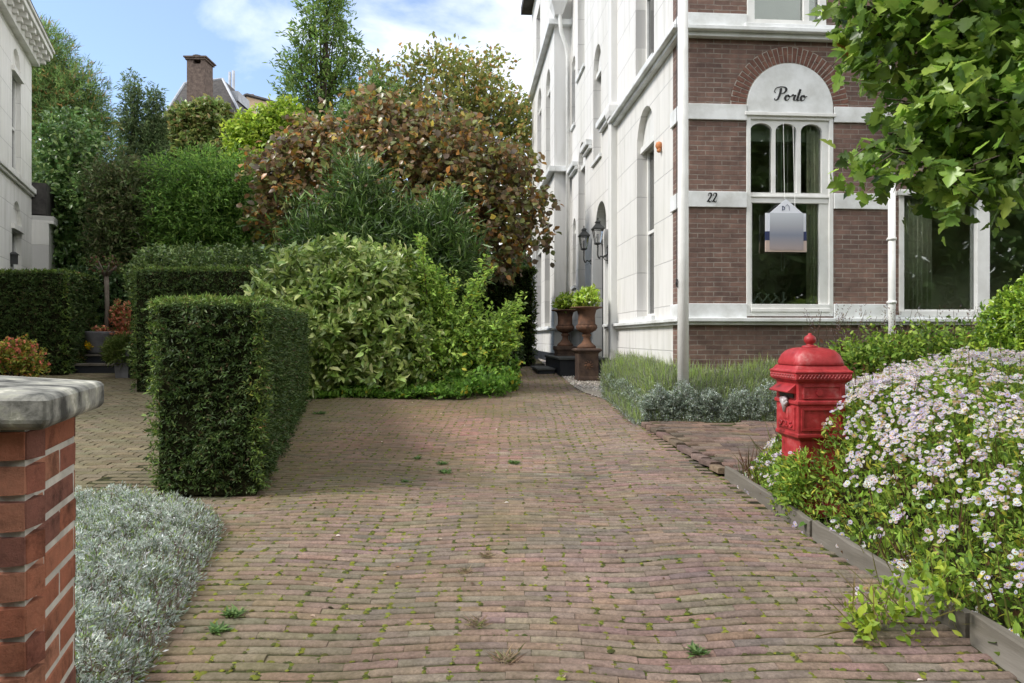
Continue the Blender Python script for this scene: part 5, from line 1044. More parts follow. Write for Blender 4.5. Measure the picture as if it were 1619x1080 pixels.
for sh in shoots:
    for rep in range(5):
        off = Vector((rdd.uniform(-.18, .18), rdd.uniform(-.45, .35), rdd.uniform(-.2, .12)))*(0 if rep == 0 else 1); q = [P(px, py, zf)+off*(i/2) for i, (px, py) in enumerate(sh)]
        cur = [q[0]*(1-t)**2+q[1]*2*t*(1-t)+q[2]*t*t for t in np.linspace(0, 1, 9)]; mb.tube([tuple(c_-Vector(o.location)) for c_ in cur], [.012*(1-.8*t) for t in np.linspace(0, 1, 9)], 5)
        for k in range(130):
            t = rdd.uniform(.28, 1)**.8; c_ = q[0]*(1-t)**2+q[1]*2*t*(1-t)+q[2]*t*t; tg_ = (q[1]-q[0])*(1-t)+(q[2]-q[1])*t; w1 = .11*(1.15-t)
            pts_all.append(tuple(c_+Vector((rdd.gauss(0, w1), rdd.gauss(0, w1), rdd.gauss(0, w1*.6))))); s1 = Vector((rdd.gauss(0, 1), rdd.gauss(0, 1), rdd.gauss(0, .4))); dd.append(tuple(tg_.normalized()*.4+s1.normalized()))
mb.build('branches', M['twig'], o); pa = np.array(pts_all); k = len(pa)
V, T, c = scatter(T_oval(.5, .06), pa, np.array(dd), np.array([0, 0, .9])+.4*rng.normal(size=(k, 3)), .075*(1+.3*rng.uniform(-1, 1, k)), palette(k, FOR)); npmesh('shoot_leaves', V, T, LM, o, c)
foliage('foliage', [B(px, py, z, a, b, dp) for px, py, z, a, b, dp in ((700, 500, 11.4, 60, 60, .6), (740, 545, 11.2, 60, 50, .6), (680, 560, 11.2, 55, 55, .6), (780, 530, 11.5, 35, 40, .5), (730, 590, 11.2, 80, 35, .5), (655, 460, 11.6, 35, 50, .4))], 1250, 6, .075, T_oval(.5, .06), FOR, LM, o, twig=.16, shell=.8, up=.3, lump=.35)
# low ground cover in front
gc = thing('ground_cover', 'low leafy ground cover spilling onto the bricks below the shrubs', 'plant', (-.9, 10.6, .53)); tag(gc, kind='stuff')
gcp = [(-3.0, 10.15), (-.15, 10.25), (.10, 11.0), (.12, 12.2), (-.4, 12.2), (-.8, 11.2), (-3.0, 10.9)]
mound('foliage', gcp, lambda x, y: (.07+.17*np.clip((x+1.3)/.8, 0, 1))*bumps(x, y, .8, 7)+.03, 7000, .075, T_oval(.55, .08), [(.10, .20, .03, 3), (.15, .27, .04, 3), (.06, .12, .02, 2), (.35, .33, .04, .25)], LM, gc, bias=.7, up=.2, spread=.9)
rb = thing('round_bush', 'small dark rounded bush by the villa path behind the arching shrub', 'shrub', (PX(800, 13.2), 13.2, .66))
foliage('foliage', [B(802, 560, 13.2, 22, 44, .3), B(790, 545, 13.4, 30, 50, .35)], 1500, 6, .05, T_oval(.5), [(.03, .06, .015, 3), (.05, .09, .02, 2)], LG, rb, twig=.06, shell=.3, lump=.05)
mb = MB(); mb.lathe([(.16, 0), (.2, .4), (.1, .75)], n=12); mb.build('branches', M['core'], rb)  # solid core, inner shade of the bush painted in its colour
# bamboo-like shrub with long leaves
BAM = [(.06, .11, .025, 4), (.09, .155, .035, 3), (.035, .065, .018, 2.5), (.22, .29, .10, 1)]
shrub('narrow_leaved_shrub', 'dark green shrub with long narrow leaves rising behind the spotted laurel', (PX(580, 13.2), 13.2, .65),
      [B(px, py, 13.2, a, b, dp) for px, py, a, b, dp in ((575, 330, 40, 55, .5), (510, 385, 65, 45, .6), (590, 395, 80, 60, .7), (680, 395, 60, 55, .6), (700, 350, 25, 35, .3), (560, 290, 20, 30, .25), (640, 440, 90, 60, .7)  , (710, 430, 35, 45, .4))], 1900, 9, .21, T_diamond(.15, .03), BAM, LG, nl=26, r=.05, twig=.5, shell=.9, up=.7, spread=.6, nup=.5, lump=.35, hang=.1)

# copper hazel
COP = [(.145, .095, .055, 4), (.19, .12, .055, 3), (.105, .08, .05, 2), (.30, .15, .04, 2), (.12, .13, .045, 5), (.17, .18, .055, 3), (.34, .27, .05, .8)]
zc2 = 15.6
cb_ = [B(px, py, z, a, b, dp) for px, py, z, a, b, dp in ((455, 275, 15.4, 50, 45, .9), (530, 245, 15.6, 60, 45, 1.1), (620, 225, 15.8, 60, 50, 1.1), (700, 245, 15.6, 60, 60, 1.1), (770, 290, 15.4, 60, 60, 1.0), (600, 290, 15.0, 90, 60, 1.0), (490, 330, 15.4, 60, 50, 1.0), (720, 330, 15.0, 70, 70, 1.0), (780, 380, 15.2, 55, 55, .8), (838, 330, 15.2, 30, 24, .4), (590, 175, 15.8, 26, 30, .5), (430, 325, 15.8, 26, 50, .6), (665, 380, 15.3, 70, 60, .8), (665, 185, 15.8, 22, 22, .4), (740, 215, 15.8, 22, 24, .4), (500, 215, 15.6, 24, 22, .4), (815, 260, 15.4, 24, 26, .4), (850, 380, 15.0, 14, 14, .3))]
ct = thing('copper_hazel', 'broad copper leaved hazel with brown and orange leaves behind the green shrubs', 'tree', (PX(640, zc2), zc2, .7))
foliage('crown', cb_, 3700, 5, .14, T_oval(.8, .1), COP, leafmat('copper_leaf', .33, .28, .5), ct, twig=.38, shell=.65, up=.15, out_=.6, spread=.9, nup=.8, hang=.3, lump=.36)
mb = MB(); relb = [(b[0]-ct.location.x, b[1]-zc2, b[2]-.7)+tuple(b[3:6]) for b in cb_]
for s in range(5): limbs(mb, (.25*math.cos(s*1.3), .25*math.sin(s*1.3), 0), (1.4*math.cos(s*1.3), 1.0*math.sin(s*1.3), 4.3), .06, relb[s::5]+relb[:2], 7, s, 3)
mb.build('trunk', M['bark'], ct, True)

# ================================================================== BACKGROUND TREES
def tree(name, label, px, z, blobs, ns, per, L, tm, pal, m=None, r=.14, nl=16, toppy=None, cat='tree', **k):
    x = PX(px, z); gz = g(9, z); o = thing(name, label, cat, (x, z, gz)); foliage('crown', blobs, ns, per, L, tm, pal, m or LM, o, loosebg=True, **k)
    rel = [(b[0]-x, b[1]-z, b[2]-gz)+tuple(b[3:6]) for b in blobs]; tz_ = (CH+(HY-toppy)/F*z-gz) if toppy is not None else max(b[2] for b in rel)
    mb = MB(); limbs(mb, (0, 0, 0), (.1, 0, tz_), r, rel, nl, 3); mb.build('trunk', M['bark'], o, True); return o
DK = [(.045, .085, .03, 4), (.07, .12, .042, 3), (.10, .155, .06, 1.5)]
# pine at the left
PIN = [(.08, .14, .05, 4), (.12, .19, .07, 3), (.05, .09, .035, 2), (.20, .13, .06, .9)]
tree('pine_tree', 'tall shaggy pine right behind the white house at the left', 95, 23, [B(px, py, 23, a, b) for px, py, a, b in ((70, 110, 45, 60), (110, 160, 50, 55), (75, 200, 60, 60), (130, 235, 45, 50), (90, 290, 70, 60), (60, 60, 18, 25), (150, 200, 22, 40), (40, 150, 40, 80))], 5600, 12, .20, T_diamond(.12, .02), PIN, r=.2, nl=26, toppy=120, twig=.35, shell=.8, up=.55, spread=.6, lump=.25)
tree('broadleaf_tree', 'dark dense broadleaf tree below the pine, filling the left background', 120, 18.5, [B(px, py, 18.5, a, b) for px, py, a, b in ((95, 320, 65, 80), (160, 350, 60, 80), (90, 410, 70, 80), (180, 420, 60, 70), (200, 330, 40, 50), (110, 230, 40, 50), (150, 500, 80, 60))], 6000, 6, .13, T_oval(.6), [(.05, .10, .035, 4), (.08, .14, .05, 3), (.12, .18, .075, 1.5)], LG, r=.2, nl=20, toppy=260, twig=.25, shell=.55, up=.3, lump=.16)
tree('dark_shrub', 'dark purple green spreading tree left of the feathery tree', 215, 17, [B(px, py, 17, a, b) for px, py, a, b in ((220, 320, 55, 45), (250, 370, 60, 45), (200, 380, 50, 50), (185, 290, 40, 30))], 2600, 7, .13, T_diamond(.35), [(.055, .075, .035, 3), (.085, .09, .05, 2), (.06, .10, .035, 2)], LM, r=.1, nl=16, twig=.4, shell=.6, up=-.1, lump=.2)
for (nm2, lb2, px, pyt, wd_, pyb) in (('cypress_tree', 'dark narrow conifer with bare tip, left of the ivy covered chimney house', 208, 128, 26, 330), ('cypress_tree', 'smaller thin conifer between the dark conifer and the chimney house', 243, 150, 17, 330)):
    tree(nm2, lb2, px, 25, [B(px+random.Random(py_).uniform(-4, 4), py_, 25, wd_*(.18+.85*((py_-pyt)/(pyb-pyt))**.7)+3, 16) for py_ in range(pyt+8, pyb, 17)], 1500, 7, .15, T_diamond(.25), [(.055, .09, .045, 3), (.09, .13, .065, 2)], LM, r=.1, nl=14, toppy=pyt-6, twig=.3, shell=.9, up=.35, lump=.3)
# brown-green thuja by the chimney house and ivy-clad bush
tree('ivy_tree', 'round ivy clad bush in front of the old house with the brick chimney', 320, 27, [B(px, py, 27, a, b) for px, py, a, b in ((322, 205, 42, 38), (335, 185, 25, 20), (290, 205, 28, 30), (330, 245, 60, 45), (265, 240, 35, 45))], 3600, 6, .2, T_oval(.6), [(.07, .11, .035, 3), (.11, .15, .05, 2), (.16, .18, .07, 1), (.13, .11, .05, 1)], LG, r=.2, nl=14, twig=.25, shell=.5, up=.1, lump=.12)
# feathery acacia
tree('feathery_tree', 'mid green feathery tree in front of the dark background, left of the copper hazel', 340, 16.8, [B(px, py, 16.8, a, b) for px, py, a, b in ((300, 285, 50, 35), (360, 300, 60, 40), (330, 340, 75, 45), (400, 330, 40, 60), (290, 350, 50, 40), (380, 390, 60, 40), (310, 400, 60, 30))], 3800, 10, .12, T_diamond(.3), [(.075, .15, .035, 4), (.12, .21, .05, 3), (.05, .10, .03, 3)], LM, r=.1, nl=20, twig=.5, shell=.6, up=-.15, spread=.6, nup=1.2, lump=.2)
tree('yellow_green_tree', 'bright yellow green tree peeping between the old house and the copper hazel', 410, 20, [B(px, py, 20, a, b) for px, py, a, b in ((395, 225, 32, 35), (430, 215, 35, 35), (415, 265, 50, 45), (450, 195, 25, 28))], 1900, 6, .13, T_oval(.6), [(.15, .22, .03, 3), (.21, .29, .045, 3), (.09, .15, .02, 3)], LM, r=.08, nl=12, twig=.3, shell=.6, up=.5)
# tall loose conifer in the middle
tc_ = []
rd = random.Random(4)
for py_ in range(-20, 215, 16):
    t = (py_+25)/235; wdt = 12+58*min(1, t*1.6)*(.8+.2*math.sin(py_*.13))
    tc_.append(B(512+rd.uniform(-8, 8), py_, 24, wdt*.42, 11, .6, .7))
    for s in (-1, 1): tc_.append(B(512+s*wdt*rd.uniform(.5, .95), py_+rd.uniform(-10, 14), 24, wdt*.24, 8, .5, 1.3))
tree('conifer_tree', 'tall loose conifer standing up against the blue sky in the middle', 512, 24, tc_, 820, 10, .20, T_diamond(.28), [(.06, .11, .03, 4), (.09, .15, .045, 3), (.13, .18, .06, 1)], LM, r=.16, nl=44, toppy=-30, twig=.55, shell=.95, up=.35, spread=.6, lump=.35)
# autumn tree right of it
AUT = [(.12, .14, .045, 4), (.17, .18, .06, 3), (.08, .11, .035, 4), (.20, .13, .05, 1.5)]
ab_ = [B(px, py, 25, a, b, 1.5) for px, py, a, b in ((655, 145, 34, 45), (700, 115, 32, 25), (765, 125, 42, 30), (735, 165, 45, 40), (680, 200, 60, 50), (790, 180, 40, 30), (820, 190, 25, 30), (630, 190, 40, 45), (760, 230, 70, 50), (815, 250, 40, 60), (600, 130, 14, 25), (830, 330, 40, 70))]
tree('autumn_tree', 'large thin crowned tree turning olive and brown beside the villa', 730, 25, ab_, 1900, 7, .18, T_oval(.55), AUT, r=.2, nl=34, twig=.55, shell=.9, up=.4, spread=.8, lump=.3)
tree('young_tree', 'slender grey green tree between the conifer and the autumn tree', 590, 22, [B(px, py, 22, a, b) for px, py, a, b in ((590, 140, 14, 32), (585, 185, 30, 35), (615, 165, 22, 30), (560, 200, 35, 30), (600, 230, 50, 40))], 1500, 7, .13, T_diamond(.4), [(.06, .11, .035, 3), (.10, .155, .055, 2)], LM, r=.07, nl=18, toppy=100, twig=.35, shell=.95, up=.6, lump=.25)
# dark hedge closing the drive by the villa and wood mass behind everything
hedge('clipped_hedge', 'dark tall hedge closing the garden between the copper hazel and the villa', [(-3.6, 17.2), (.55, 17.2), (.35, 18.4), (-3.6, 18.4)], 3.1, 3.1, 60000, .075, wd=.4)
iv = thing('ivy_screen', 'dark ivy covered screen behind the potted plants', 'hedge', (PX(150, 16), 16, .73))
foliage('foliage', [B(px, 500, 16.2, 40, 75, .35) for px in (120, 160, 200, 240)]+[B(px, 560, 16.2, 40, 45, .35) for px in (120, 180)], 4200, 5, .09, T_oval(.6), DK, LG, iv, twig=.1, shell=.3, up=.2, lump=.07)
mb = MB(); mb.box(-1.0, 1.6, .1, .4, -.1, 2.0); mb.build('shaded_core', M['core'], iv)  # dark solid block carrying the shade behind the ivy leaves
wb = []; rd = random.Random(11)
for i in range(26):
    x = -26+i*1.45+rd.uniform(-.5, .5); wb.append((x, 31+rd.uniform(-1.5, 1.5), 3.0+rd.uniform(-.6, .8), 1.9, 1.5, 2.6+rd.uniform(0, 1.2)))
wo = foliage('woodland', wb, 9000, 6, .3, T_oval(.6), DK+[(.05, .07, .02, 1)], LM, None, twig=.4, shell=.5, lump=.15)
tag(wo, 'dark far wood closing the gardens behind all the trees', 'wood', kind='stuff')
tb = [(-24+i*4+rd.uniform(-1, 1), -14+rd.uniform(-1.5, 1.5), 6+rd.uniform(-1, 2), 3.4, 2.6, 6.4) for i in range(14)]  # unseen trees added behind the viewer for the windows to reflect
wo = foliage('reflection_trees', tb, 12000, 6, .55, T_oval(.7), [(.09, .14, .04, 3), (.13, .19, .06, 2)], LM, None, twig=.5, shell=.5, lump=.15)
tag(wo, 'unseen row of trees added behind the viewer to darken the window reflections', 'trees', kind='stuff')

# ================================================================== NEIGHBOUR HOUSE
NA = math.atan(.454); nz = 17.0; nxx = PX(50, nz)
nh = thing('neighbour_house', 'white stucco neighbouring house with heavy cornice at the left edge', 'house', (nxx, nz, 0), NA)
# local: wall plane x = 0 facing +x, y along the wall (towards the camera is negative)
can, san = math.cos(NA), math.sin(NA)
def nside(px, py=None):
    d = (px-CX)/F; t = (nxx-d*nz)/(d*can+san); Y = nz+t*can; return t if py is None else (t, CH+(HY-py)/F*Y)
zcn = nside(50, 108)[1]; zbn = nside(45, 303)[1]
def nop(p0, p1, pb, ps, pt_): a, b = nside(p0), nside(p1); pm = (p0+p1)/2; return (a, b, nside(pm, pb)[1], nside(pm, ps)[1], nside(pm, pt_)[1])
n1 = nop(19, 33, 283, 118, 78); n2 = nop(19, 34, 425, 362, 318); n3 = (n1[0]-3.4, n1[1]-3.0, n1[2], n1[3], n1[4]); n4 = (n2[0]-3.4, n2[1]-3.0, 1.9, n2[3], n2[4]); n2 = (n2[0], n2[1], 1.9, n2[3], n2[4]); n5 = (nside(-6), nside(4), 1.9, n2[3], n2[4]+.1)
nops = [n1, n2, n3, n4]
wallpoly('side_wall', [(-9, 0), (0, 0), (0, zcn+.1), (-9, zcn+.1)], [arched(*q) for q in nops], lambda a, z, d: (-d, a, z), .2, M['stucco_cream'], nh)
mb = MB(); mb.v = [(0, 0, 0), (-8, 0, 0), (-8, 0, zcn+.1), (0, 0, zcn+.1), (0, -9, 0), (-8, -9, 0), (-8, -9, zcn+.1), (0, -9, zcn+.1)]; mb.f = [(0, 1, 2, 3), (4, 7, 6, 5), (1, 5, 6, 2)]; mb.build('other_walls', M['stucco_cream'], nh)
mb = MB(); mb.box(-8.3, .38, -9.3, .38, zcn+.42, zcn+.55); mb.box(-8.3, .42, -9.3, .42, zcn+.5515, zcn+.62); mb.box(-8.1, .15, -9.1, .15, zcn+.1, zcn+.4185); mb.build('cornice', M['stucco_cream'], nh, bevel=.015)
for i in range(22): y = .2-i*.42; mb = MB(); mb.box(.151, .34, y-.07, y+.07, zcn+.3, zcn+.4175); mb.box(.1515, .25, y-.065, y+.065, zcn+.2, zcn+.2985); mb.build('bracket', M['stucco_cream'], nh, bevel=.01)
mb = MB(); mb.sqloft([(4.1, zcn+.6205), (4.1, zcn+.7), (2.6, zcn+2.6)], (-3.7, -4.4)); mb.build('roof', M['slate'], nh)
mb = MB(); mb.box(0, .1, -9, .0, zbn-.0, zbn+.12); mb.box(0, .06, -9, .0, zbn-.06, zbn-.0015); mb.build('string_course', M['stucco_cream'], nh)
for q in nops:
    a, b, z0, zs, zt_ = q; mb = MB(); fw = .07; mb.box(-.16, -.1, a, a+fw, z0, zs); mb.box(-.16, -.1, b-fw, b, z0, zs); mb.box(-.159, -.101, a+fw, b-fw, z0, z0+fw); mb.box(-.159, -.101, a+fw, b-fw, zs-fw, zs); mb.box(-.158, -.102, a+fw, b-fw, (z0+zs)/2-.03, (z0+zs)/2+.03)
    w_ = mb.build('window', M['paint'], nh); mb = MB(); mb.box(-.135, -.13, a+fw, b-fw, z0+fw, zs-fw); mb.build('pane', M['glass_dark'], w_); mb = MB(); mb.box(-.9, -.205, a-.05, b+.05, z0-.1, zs+.1); mb.f.pop(3); mb.build('room_interior', M['room'], w_)
    mb = MB(); n = 12; c_ = (a+b)/2; r = (b-a)/2+.01; pts = [(c_-r*math.cos(math.pi*i/n), zs+(zt_-zs+.01)*math.sin(math.pi*i/n)) for i in range(n+1)]; mb.v = [(-.07, y, z) for y, z in pts]; mb.f = [tuple(range(n+1))]; mb.build('tympanum', M['stucco_cream'], w_)
    mb = MB(); mb.box(-.07, .06, a-.05, b+.05, zs-.05, zs+.06); mb.build('window_head', M['stucco_cream'], w_); mb = MB(); mb.box(-.19, .05, a-.05, b+.05, z0-.08, z0-.002); mb.build('window_sill', M['stucco_cream'], w_)
# low extension and dark bay behind
ext = MB(); ext.box(-3, .35, .002, 1.4, 0, nside(50, 352)[1]); ext.build('extension', M['stucco_cream'], nh); mb = MB(); mb.box(-3, .45, .003, 1.5, nside(50, 352)[1]+.002, nside(50, 340)[1]); mb.build('extension_coping', M['stucco_cream'], nh)
mb = MB(); mb.box(-2.5, .3, .01, 1.2, nside(50, 338)[1], nside(50, 288)[1]); mb.build('dark_dormer', M['slate'], nh)
ln = nside(17, 410); mb = MB(); o = thing('wall_light', 'small dark lamp low on the neighbouring house wall above the hedge', 'lamp', Vector((nxx-ln[0]*san, nz+ln[0]*can, ln[1]-.1)), NA); mb.box(0, .12, -.06, .06, 0, .2); mb.sqloft([(.09, .2), (.03, .26)], (.06, 0)); mb.build('lamp_body', M['black'], o); mb = MB(); mb.box(0, .03, -.04, .04, -.06, 0.0); mb.build('wall_plate', M['black'], o)

# ================================================================== OLD HOUSES BEHIND
zo = 44
def Q(px, py, z=zo): v = P(px, py, z); return v
oh = thing('old_house', 'old slate roofed house with an ivy topped brick chimney far behind the trees', 'house', (PX(320, zo), zo, 1.0))
ox_, oz_ = oh.location.x, oh.location.z
rp = lambda px, py: (Q(px, py).x-ox_, Q(px, py).z-oz_)
rq = lambda px, py, k: (P(px, py, zo+k).x-ox_, P(px, py, zo+k).z-oz_)
a = rp(252, 195); b = rq(292, 132, 3.); c_ = rq(352, 125, 3.); d_ = rp(388, 195)
mb = MB(); dpt = 3.
mb.v = [(a[0], 0, a[1]), (d_[0], 0, d_[1]), (c_[0], dpt, c_[1]), (b[0], dpt, b[1]), (a[0], 2*dpt+2, a[1]), (d_[0], 2*dpt+2, d_[1]), (c_[0], dpt+2, c_[1]), (b[0], dpt+2, b[1])]
mb.f = [(0, 1, 2, 3), (1, 5, 6, 2), (5, 4, 7, 6), (4, 0, 3, 7), (3, 2, 6, 7)]; mb.build('roof', M['slate'], oh)
mb = MB(); mb.box(a[0]+.3, d_[0]-.3, .3, 2*dpt+1.7, -1.2, a[1]+.2); mb.build('wall', M['brick_front'], oh)
mb = MB()
for p, q_ in ((0, 3), (1, 2), (3, 2)):
    v0 = [(a[0], 0, a[1]), (d_[0], 0, d_[1]), (c_[0], dpt, c_[1]), (b[0], dpt, b[1])]; mb.tube([v0[p], v0[q_]], .09, 6)
mb.build('ridge_flashing', M['zinc'], oh)
ch = [rp(300, 165), rp(328, 105)]; mb = MB(); mb.box(ch[0][0], ch[1][0], -.4, .8, ch[0][1]-1.0, ch[1][1]+.02); cm = mb.build('chimney', M['old_brick'], oh)
mb = MB(); mb.box(ch[0][0]-.08, ch[1][0]+.08, -.48, .88, ch[1][1]+.26, ch[1][1]+.38); mb.box(ch[0][0], ch[0][0]+.4, -.4, .8, ch[1][1]+.02, ch[1][1]+.26); mb.box(ch[1][0]-.25, ch[1][0], -.4, .8, ch[1][1]+.02, ch[1][1]+.26); mb.box(ch[0][0]-.16, ch[1][0]+.16, -.56, .96, ch[1][1]+.381, ch[1][1]+.46); mb.build('chimney_cap', M['old_brick'], cm)
cxm = (ch[0][0]+ch[1][0])/2-.15; mb = MB(); mb.lathe([(.16, ch[1][1]+.46), (.14, ch[1][1]+.62), (.3, ch[1][1]+.65), (.3, ch[1][1]+.72), (.05, ch[1][1]+.78)], (cxm, .2), 16); mb.build('chimney_pot', M['black'], cm, True)
dm = [rp(330, 138), rp(352, 124)]; mb = MB(); mb.box(dm[0][0], dm[1][0], dpt-.5, dpt+1.5, dm[0][1], dm[1][1]+.1); mb.build('dormer', M['zinc'], oh)
zo2 = 60; th = thing('tan_building', 'tan rendered building with a small chimney far behind the yellow green tree', 'building', (PX(412, zo2), zo2, 1.0)); r2 = lambda px, py: (P(px, py, zo2).x-th.location.x, P(px, py, zo2).z-1.0)
pts = [r2(372, 200), r2(520, 200), r2(520, 178), r2(436, 163), r2(420, 158), r2(390, 150), r2(372, 163)]; pts[0] = (pts[0][0], 0.); pts[1] = (pts[1][0], 0.)
MB().prism_xz(pts, 0, 6).build('wall', M['tan'], th); mb = MB(); q1 = r2(386, 152); mb.box(q1[0], q1[0]+.6, .5, 1.1, q1[1]-.3, q1[1]+.35); mb.build('chimney', M['arch_brick'], th)
mb = MB(); w1 = r2(405, 172); mb.box(w1[0], w1[0]+.7, -.02, .05, w1[1]-.7, w1[1]+.3); mb.build('window', M['blind'], th)
mb = MB()
for i in range(len(pts)-1, 2, -1): mb.tube([(pts[i][0], -.05, pts[i][1]), (pts[i-1][0], -.05, pts[i-1][1])], .14, 5)
mb.build('roof_edge', M['slate'], th)
fl_ = thing('flue_pipe', 'pair of thin steel flue pipes right of the brick chimney', 'flue', (PX(366, 50), 50, 1.0)); mb = MB()
for dx, py in ((-.12, 114), (.14, 112)): mb.tube([(dx, 0, 0), (dx, 0, P(366, py, 50).z-1)], .10, 12)
mb.build('pipe', M['zinc'], fl_, True); mb = MB(); mb.box(-.3, .3, -.12, .12, P(366, 150, 50).z-1, P(366, 150, 50).z-.9); mb.build('bracket', M['zinc'], fl_)

# ================================================================== COURTYARD PLANTS
zp = 13.3
ws = thing('wooden_steps', 'grey wooden steps behind the courtyard between the hedges', 'steps', (PX(165, 14), 14, .68)); mb = MB()
mb.box(-1.3, 1.3, 0, .5, -.1, .16); mb.box(-1.3, 1.3, .5015, 1.6, -.1, .34); mb.build('riser', M['plinth'], ws); mb = MB(); mb.box(-1.32, 1.32, -.03, .499, .161, .2); mb.box(-1.32, 1.32, .46, 1.6, .341, .38); mb.build('tread', M['wood'], ws)
pt = thing('planter_pot', 'round grey planter on the steps holding a small leafless standard tree', 'pot', (PX(158, 14.7), 14.7, 1.06)); mb = MB(); mb.lathe([(.2, 0), (.24, .05), (.30, .42), (.32, .46), (.29, .47), (.27, .44), (.02, .42)], n=24); mb.build('bowl', M['pot'], pt, True); mb = MB(); mb.lathe([(.26, .425), (.02, .44)], n=20); mb.build('soil', M['grass_soil'], pt)
st = thing('standard_tree', 'small pollarded tree with a bare pale stem in the round grey planter', 'tree', (PX(168, 14.7), 14.7, 1.5)); mb = MB(); mb.tube([(0, 0, -.1), (.02, 0, .6), (0, 0, 1.25)], [.05, .045, .05], 10)
for i in range(7): aa = i*.9; mb.tube([(0, 0, 1.15), (.1*math.cos(aa), .1*math.sin(aa), 1.3), (.22*math.cos(aa), .2*math.sin(aa), 1.38+.05*(i % 3))], [.03, .025, .012], 6)
mb.build('trunk', mottled('pale_bark', [(.3, (.12, .10, .08)), (.7, (.22, .19, .16))], 8, .9, .1), st, True)
foliage('crown', [(st.location.x, 14.7, 2.9, .28, .25, .12)], 60, 5, .07, T_oval(.5), [(.08, .11, .03, 2), (.12, .06, .04, 1)], LM, st, twig=.1)
HY_ = [(.40, .16, .10, 3), (.48, .24, .14, 2), (.12, .18, .04, 2)]
hy = thing('hydrangea', 'hydrangea with faded orange heads right of the pollarded tree', 'plant', (PX(192, 14.9), 14.9, 1.06)); foliage('foliage', [B(192, 500, 14.9, 17, 22, .25), B(196, 535, 14.9, 18, 20, .25)], 420, 6, .06, T_oval(.7), HY_, LM, hy, twig=.06, shell=.8)
mb = MB()
for i in range(8): mb.tube([(0, 0, 0), (.02*i-.08, .02*(i % 3), .55)], .008, 5)
mb.build('stem', M['twig'], hy)
hy = thing('hydrangea', 'hydrangea with faded orange heads left of the pollarded tree, above the yellow flowers', 'plant', (PX(155, 14.6), 14.6, 1.5)); foliage('foliage', [B(160, 524, 14.6, 11, 7, .15), B(153, 536, 14.6, 8, 8, .15)], 130, 6, .05, T_oval(.7), HY_, LM, hy, twig=.05, shell=.8)
yf = thing('yellow_flowers', 'small clump of yellow flowers at the left rim of the round planter', 'flowers', (PX(144, 14.5), 14.5, 1.48)); foliage('foliage', [B(144, 546, 14.5, 7, 5, .08)], 90, 5, .045, T_oval(.6), [(.6, .42, .02, 3), (.2, .25, .03, 1)], LM, yf, twig=.04, shell=.8)
g2 = thing('tall_planter', 'tall square grey planter at the foot of the hedge with fine grass', 'pot', (PX(198, 13.2), 13.2, .64)); mb = MB(); mb.sqloft([(.12, 0), (.15, .5), (.155, .52), (.13, .521), (.12, .48)]); mb.build('body', M['pot'], g2, bevel=.006)
g3 = thing('grass_plant', 'fine feathery grass in the tall grey planter', 'plant', (PX(198, 13.2), 13.2, 1.14)); foliage('foliage', [B(192, 560, 13.2, 20, 20, .25)], 420, 9, .13, T_diamond(.05), [(.10, .14, .03, 3), (.16, .20, .06, 2)], LM, g3, twig=.1, shell=.9, up=1.0)
# stonecrop with pink-orange heads
sd_ = thing('sedum_clump', 'stonecrop with pink orange flower heads in front of the left hedge', 'plant', (PX(30, 11.6), 11.6, .58)); sedb = [B(px, py, 11.6, a, b, .25) for px, py, a, b in ((5, 570, 24, 22), (35, 565, 22, 26), (52, 580, 18, 18), (25, 552, 14, 14))]
foliage('foliage', sedb, 420, 6, .06, T_oval(.5), [(.14, .18, .03, 3), (.24, .24, .04, 2), (.30, .16, .04, 1)], LM, sd_, twig=.1, shell=.8, up=.6); foliage('flower_head', [(b[0], b[1], b[2]+.1, b[3], b[4], b[5]) for b in sedb], 160, 9, .03, T_oval(.8), [(.48, .15, .11, 3), (.55, .26, .16, 2)], LM, sd_, twig=.03, shell=.7, up=.9)
mb = MB()
for i in range(14): aa = i*1.9; mb.tube([(0, 0, 0), (.25*math.cos(aa), .15*math.sin(aa), .35)], .007, 5)
mb.build('stem', M['twig'], sd_)

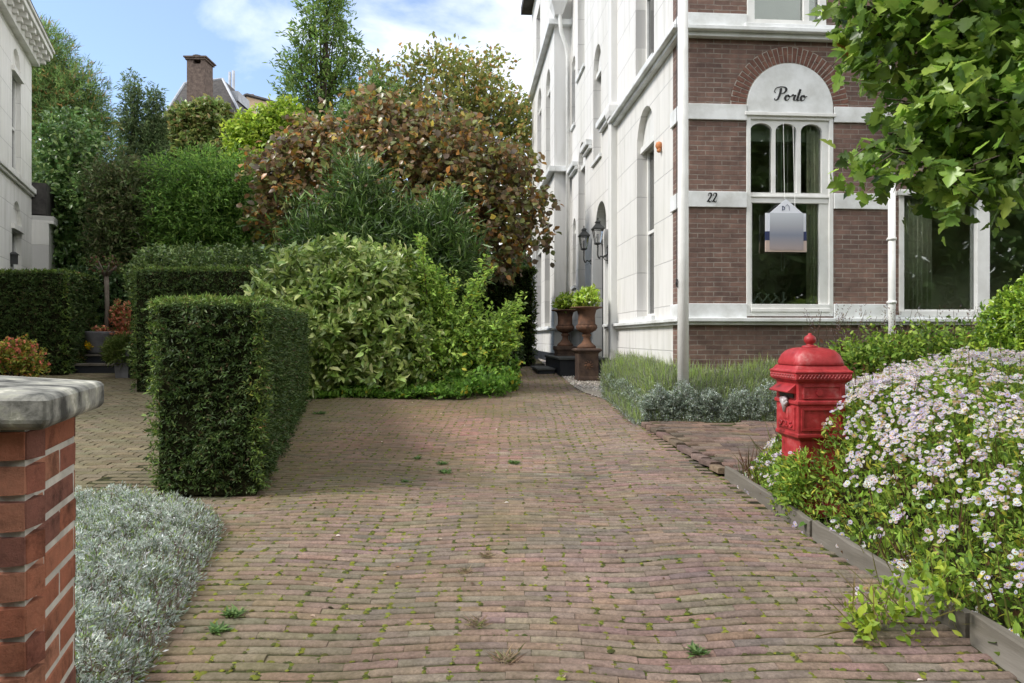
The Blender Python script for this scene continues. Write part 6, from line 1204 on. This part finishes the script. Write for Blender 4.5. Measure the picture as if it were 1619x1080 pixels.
# weeds growing between the bricks
wpos = [(703, 745, .07, 0), (700, 730, .06, 0), (812, 731, .07, 0), (660, 722, .05, 0), (640, 762, .04, 0), (752, 985, .07, 1), (770, 876, .06, 1), (800, 1045, .08, 1), (736, 900, .06, 1), (1102, 1022, .06, 0), (370, 975, .07, 0), (505, 655, .09, 0), (345, 1000, .06, 0), (1365, 988, .07, 0)]
WG = [(.07, .12, .04, 3), (.11, .17, .05, 2)]; WD_ = [(.26, .20, .13, 3), (.18, .14, .09, 2), (.14, .16, .05, 1)]
names = ['green weed in the red patch of the drive, {}', 'dry pale grass tuft in the foreground bricks, {}']
where = ['the larger of the central pair', 'the farther of the central pair', 'right of the central pair', 'left of the central pair', 'tiny one nearest the hedge side', 'middle of the wheel track', 'farthest one, just left of centre', 'nearest to the bottom edge', 'left of the middle one', 'alone at the lower right', 'near the silver bush', 'at the foot of the laurel', 'beside the silver bush stem', 'near the aster sprig']
for (px, py, s, dry), wtxt in zip(wpos, where):
    z = 1554/(py-478.5); x = PX(px, z); gz = g(x, z); o = thing('dry_grass_tuft' if dry else 'weed_tuft', ('dry pale grass tuft between the bricks, ' if dry else 'small green weed between the bricks, ')+wtxt, 'weed', (x, z, gz), group='weeds between the driveway bricks')
    n = 70; a = rng.uniform(0, 6.28, n); d = np.stack([np.cos(a), np.sin(a), rng.uniform(.15, .9, n)], 1); p = np.tile([x, z, gz-.002], (n, 1))+np.stack([rng.normal(0, s*.25, n), rng.normal(0, s*.25, n), np.zeros(n)], 1)
    V, T, c = scatter(T_diamond(.06 if dry else .25, .05), p, d, np.tile([0, 0, 1.], (n, 1))+.3*rng.normal(size=(n, 3)), s*rng.uniform(.4, 1, n), palette(n, WD_ if dry else WG)); npmesh('blades', V, T, LM, o, c)
# fallen leaves and bits on the drive
n = 260; xx = rng.uniform(-2, 1.8, n); yy = rng.uniform(1.5, 11, n); k = (xx > edgeL(yy)) & (xx < edgeR(yy)); xx, yy = xx[k], yy[k]; n = len(xx)
V, T, c = scatter(T_oval(.6, .1), np.stack([xx, yy, G(xx, yy)+.004], 1), nrm(rng.normal(size=(n, 3))*[1, 1, .1]), np.tile([0, 0, 1.], (n, 1))+.25*rng.normal(size=(n, 3)), .012+.022*rng.random(n)**2, palette(n, [(.20, .13, .06, 2), (.32, .26, .18, 2), (.08, .05, .03, 2), (.5, .48, .42, .5)]))
tag(npmesh('leaf_litter', V, T, LM, None, c), 'small dry leaf bits scattered over the brick driveway', 'leaf litter', kind='stuff')
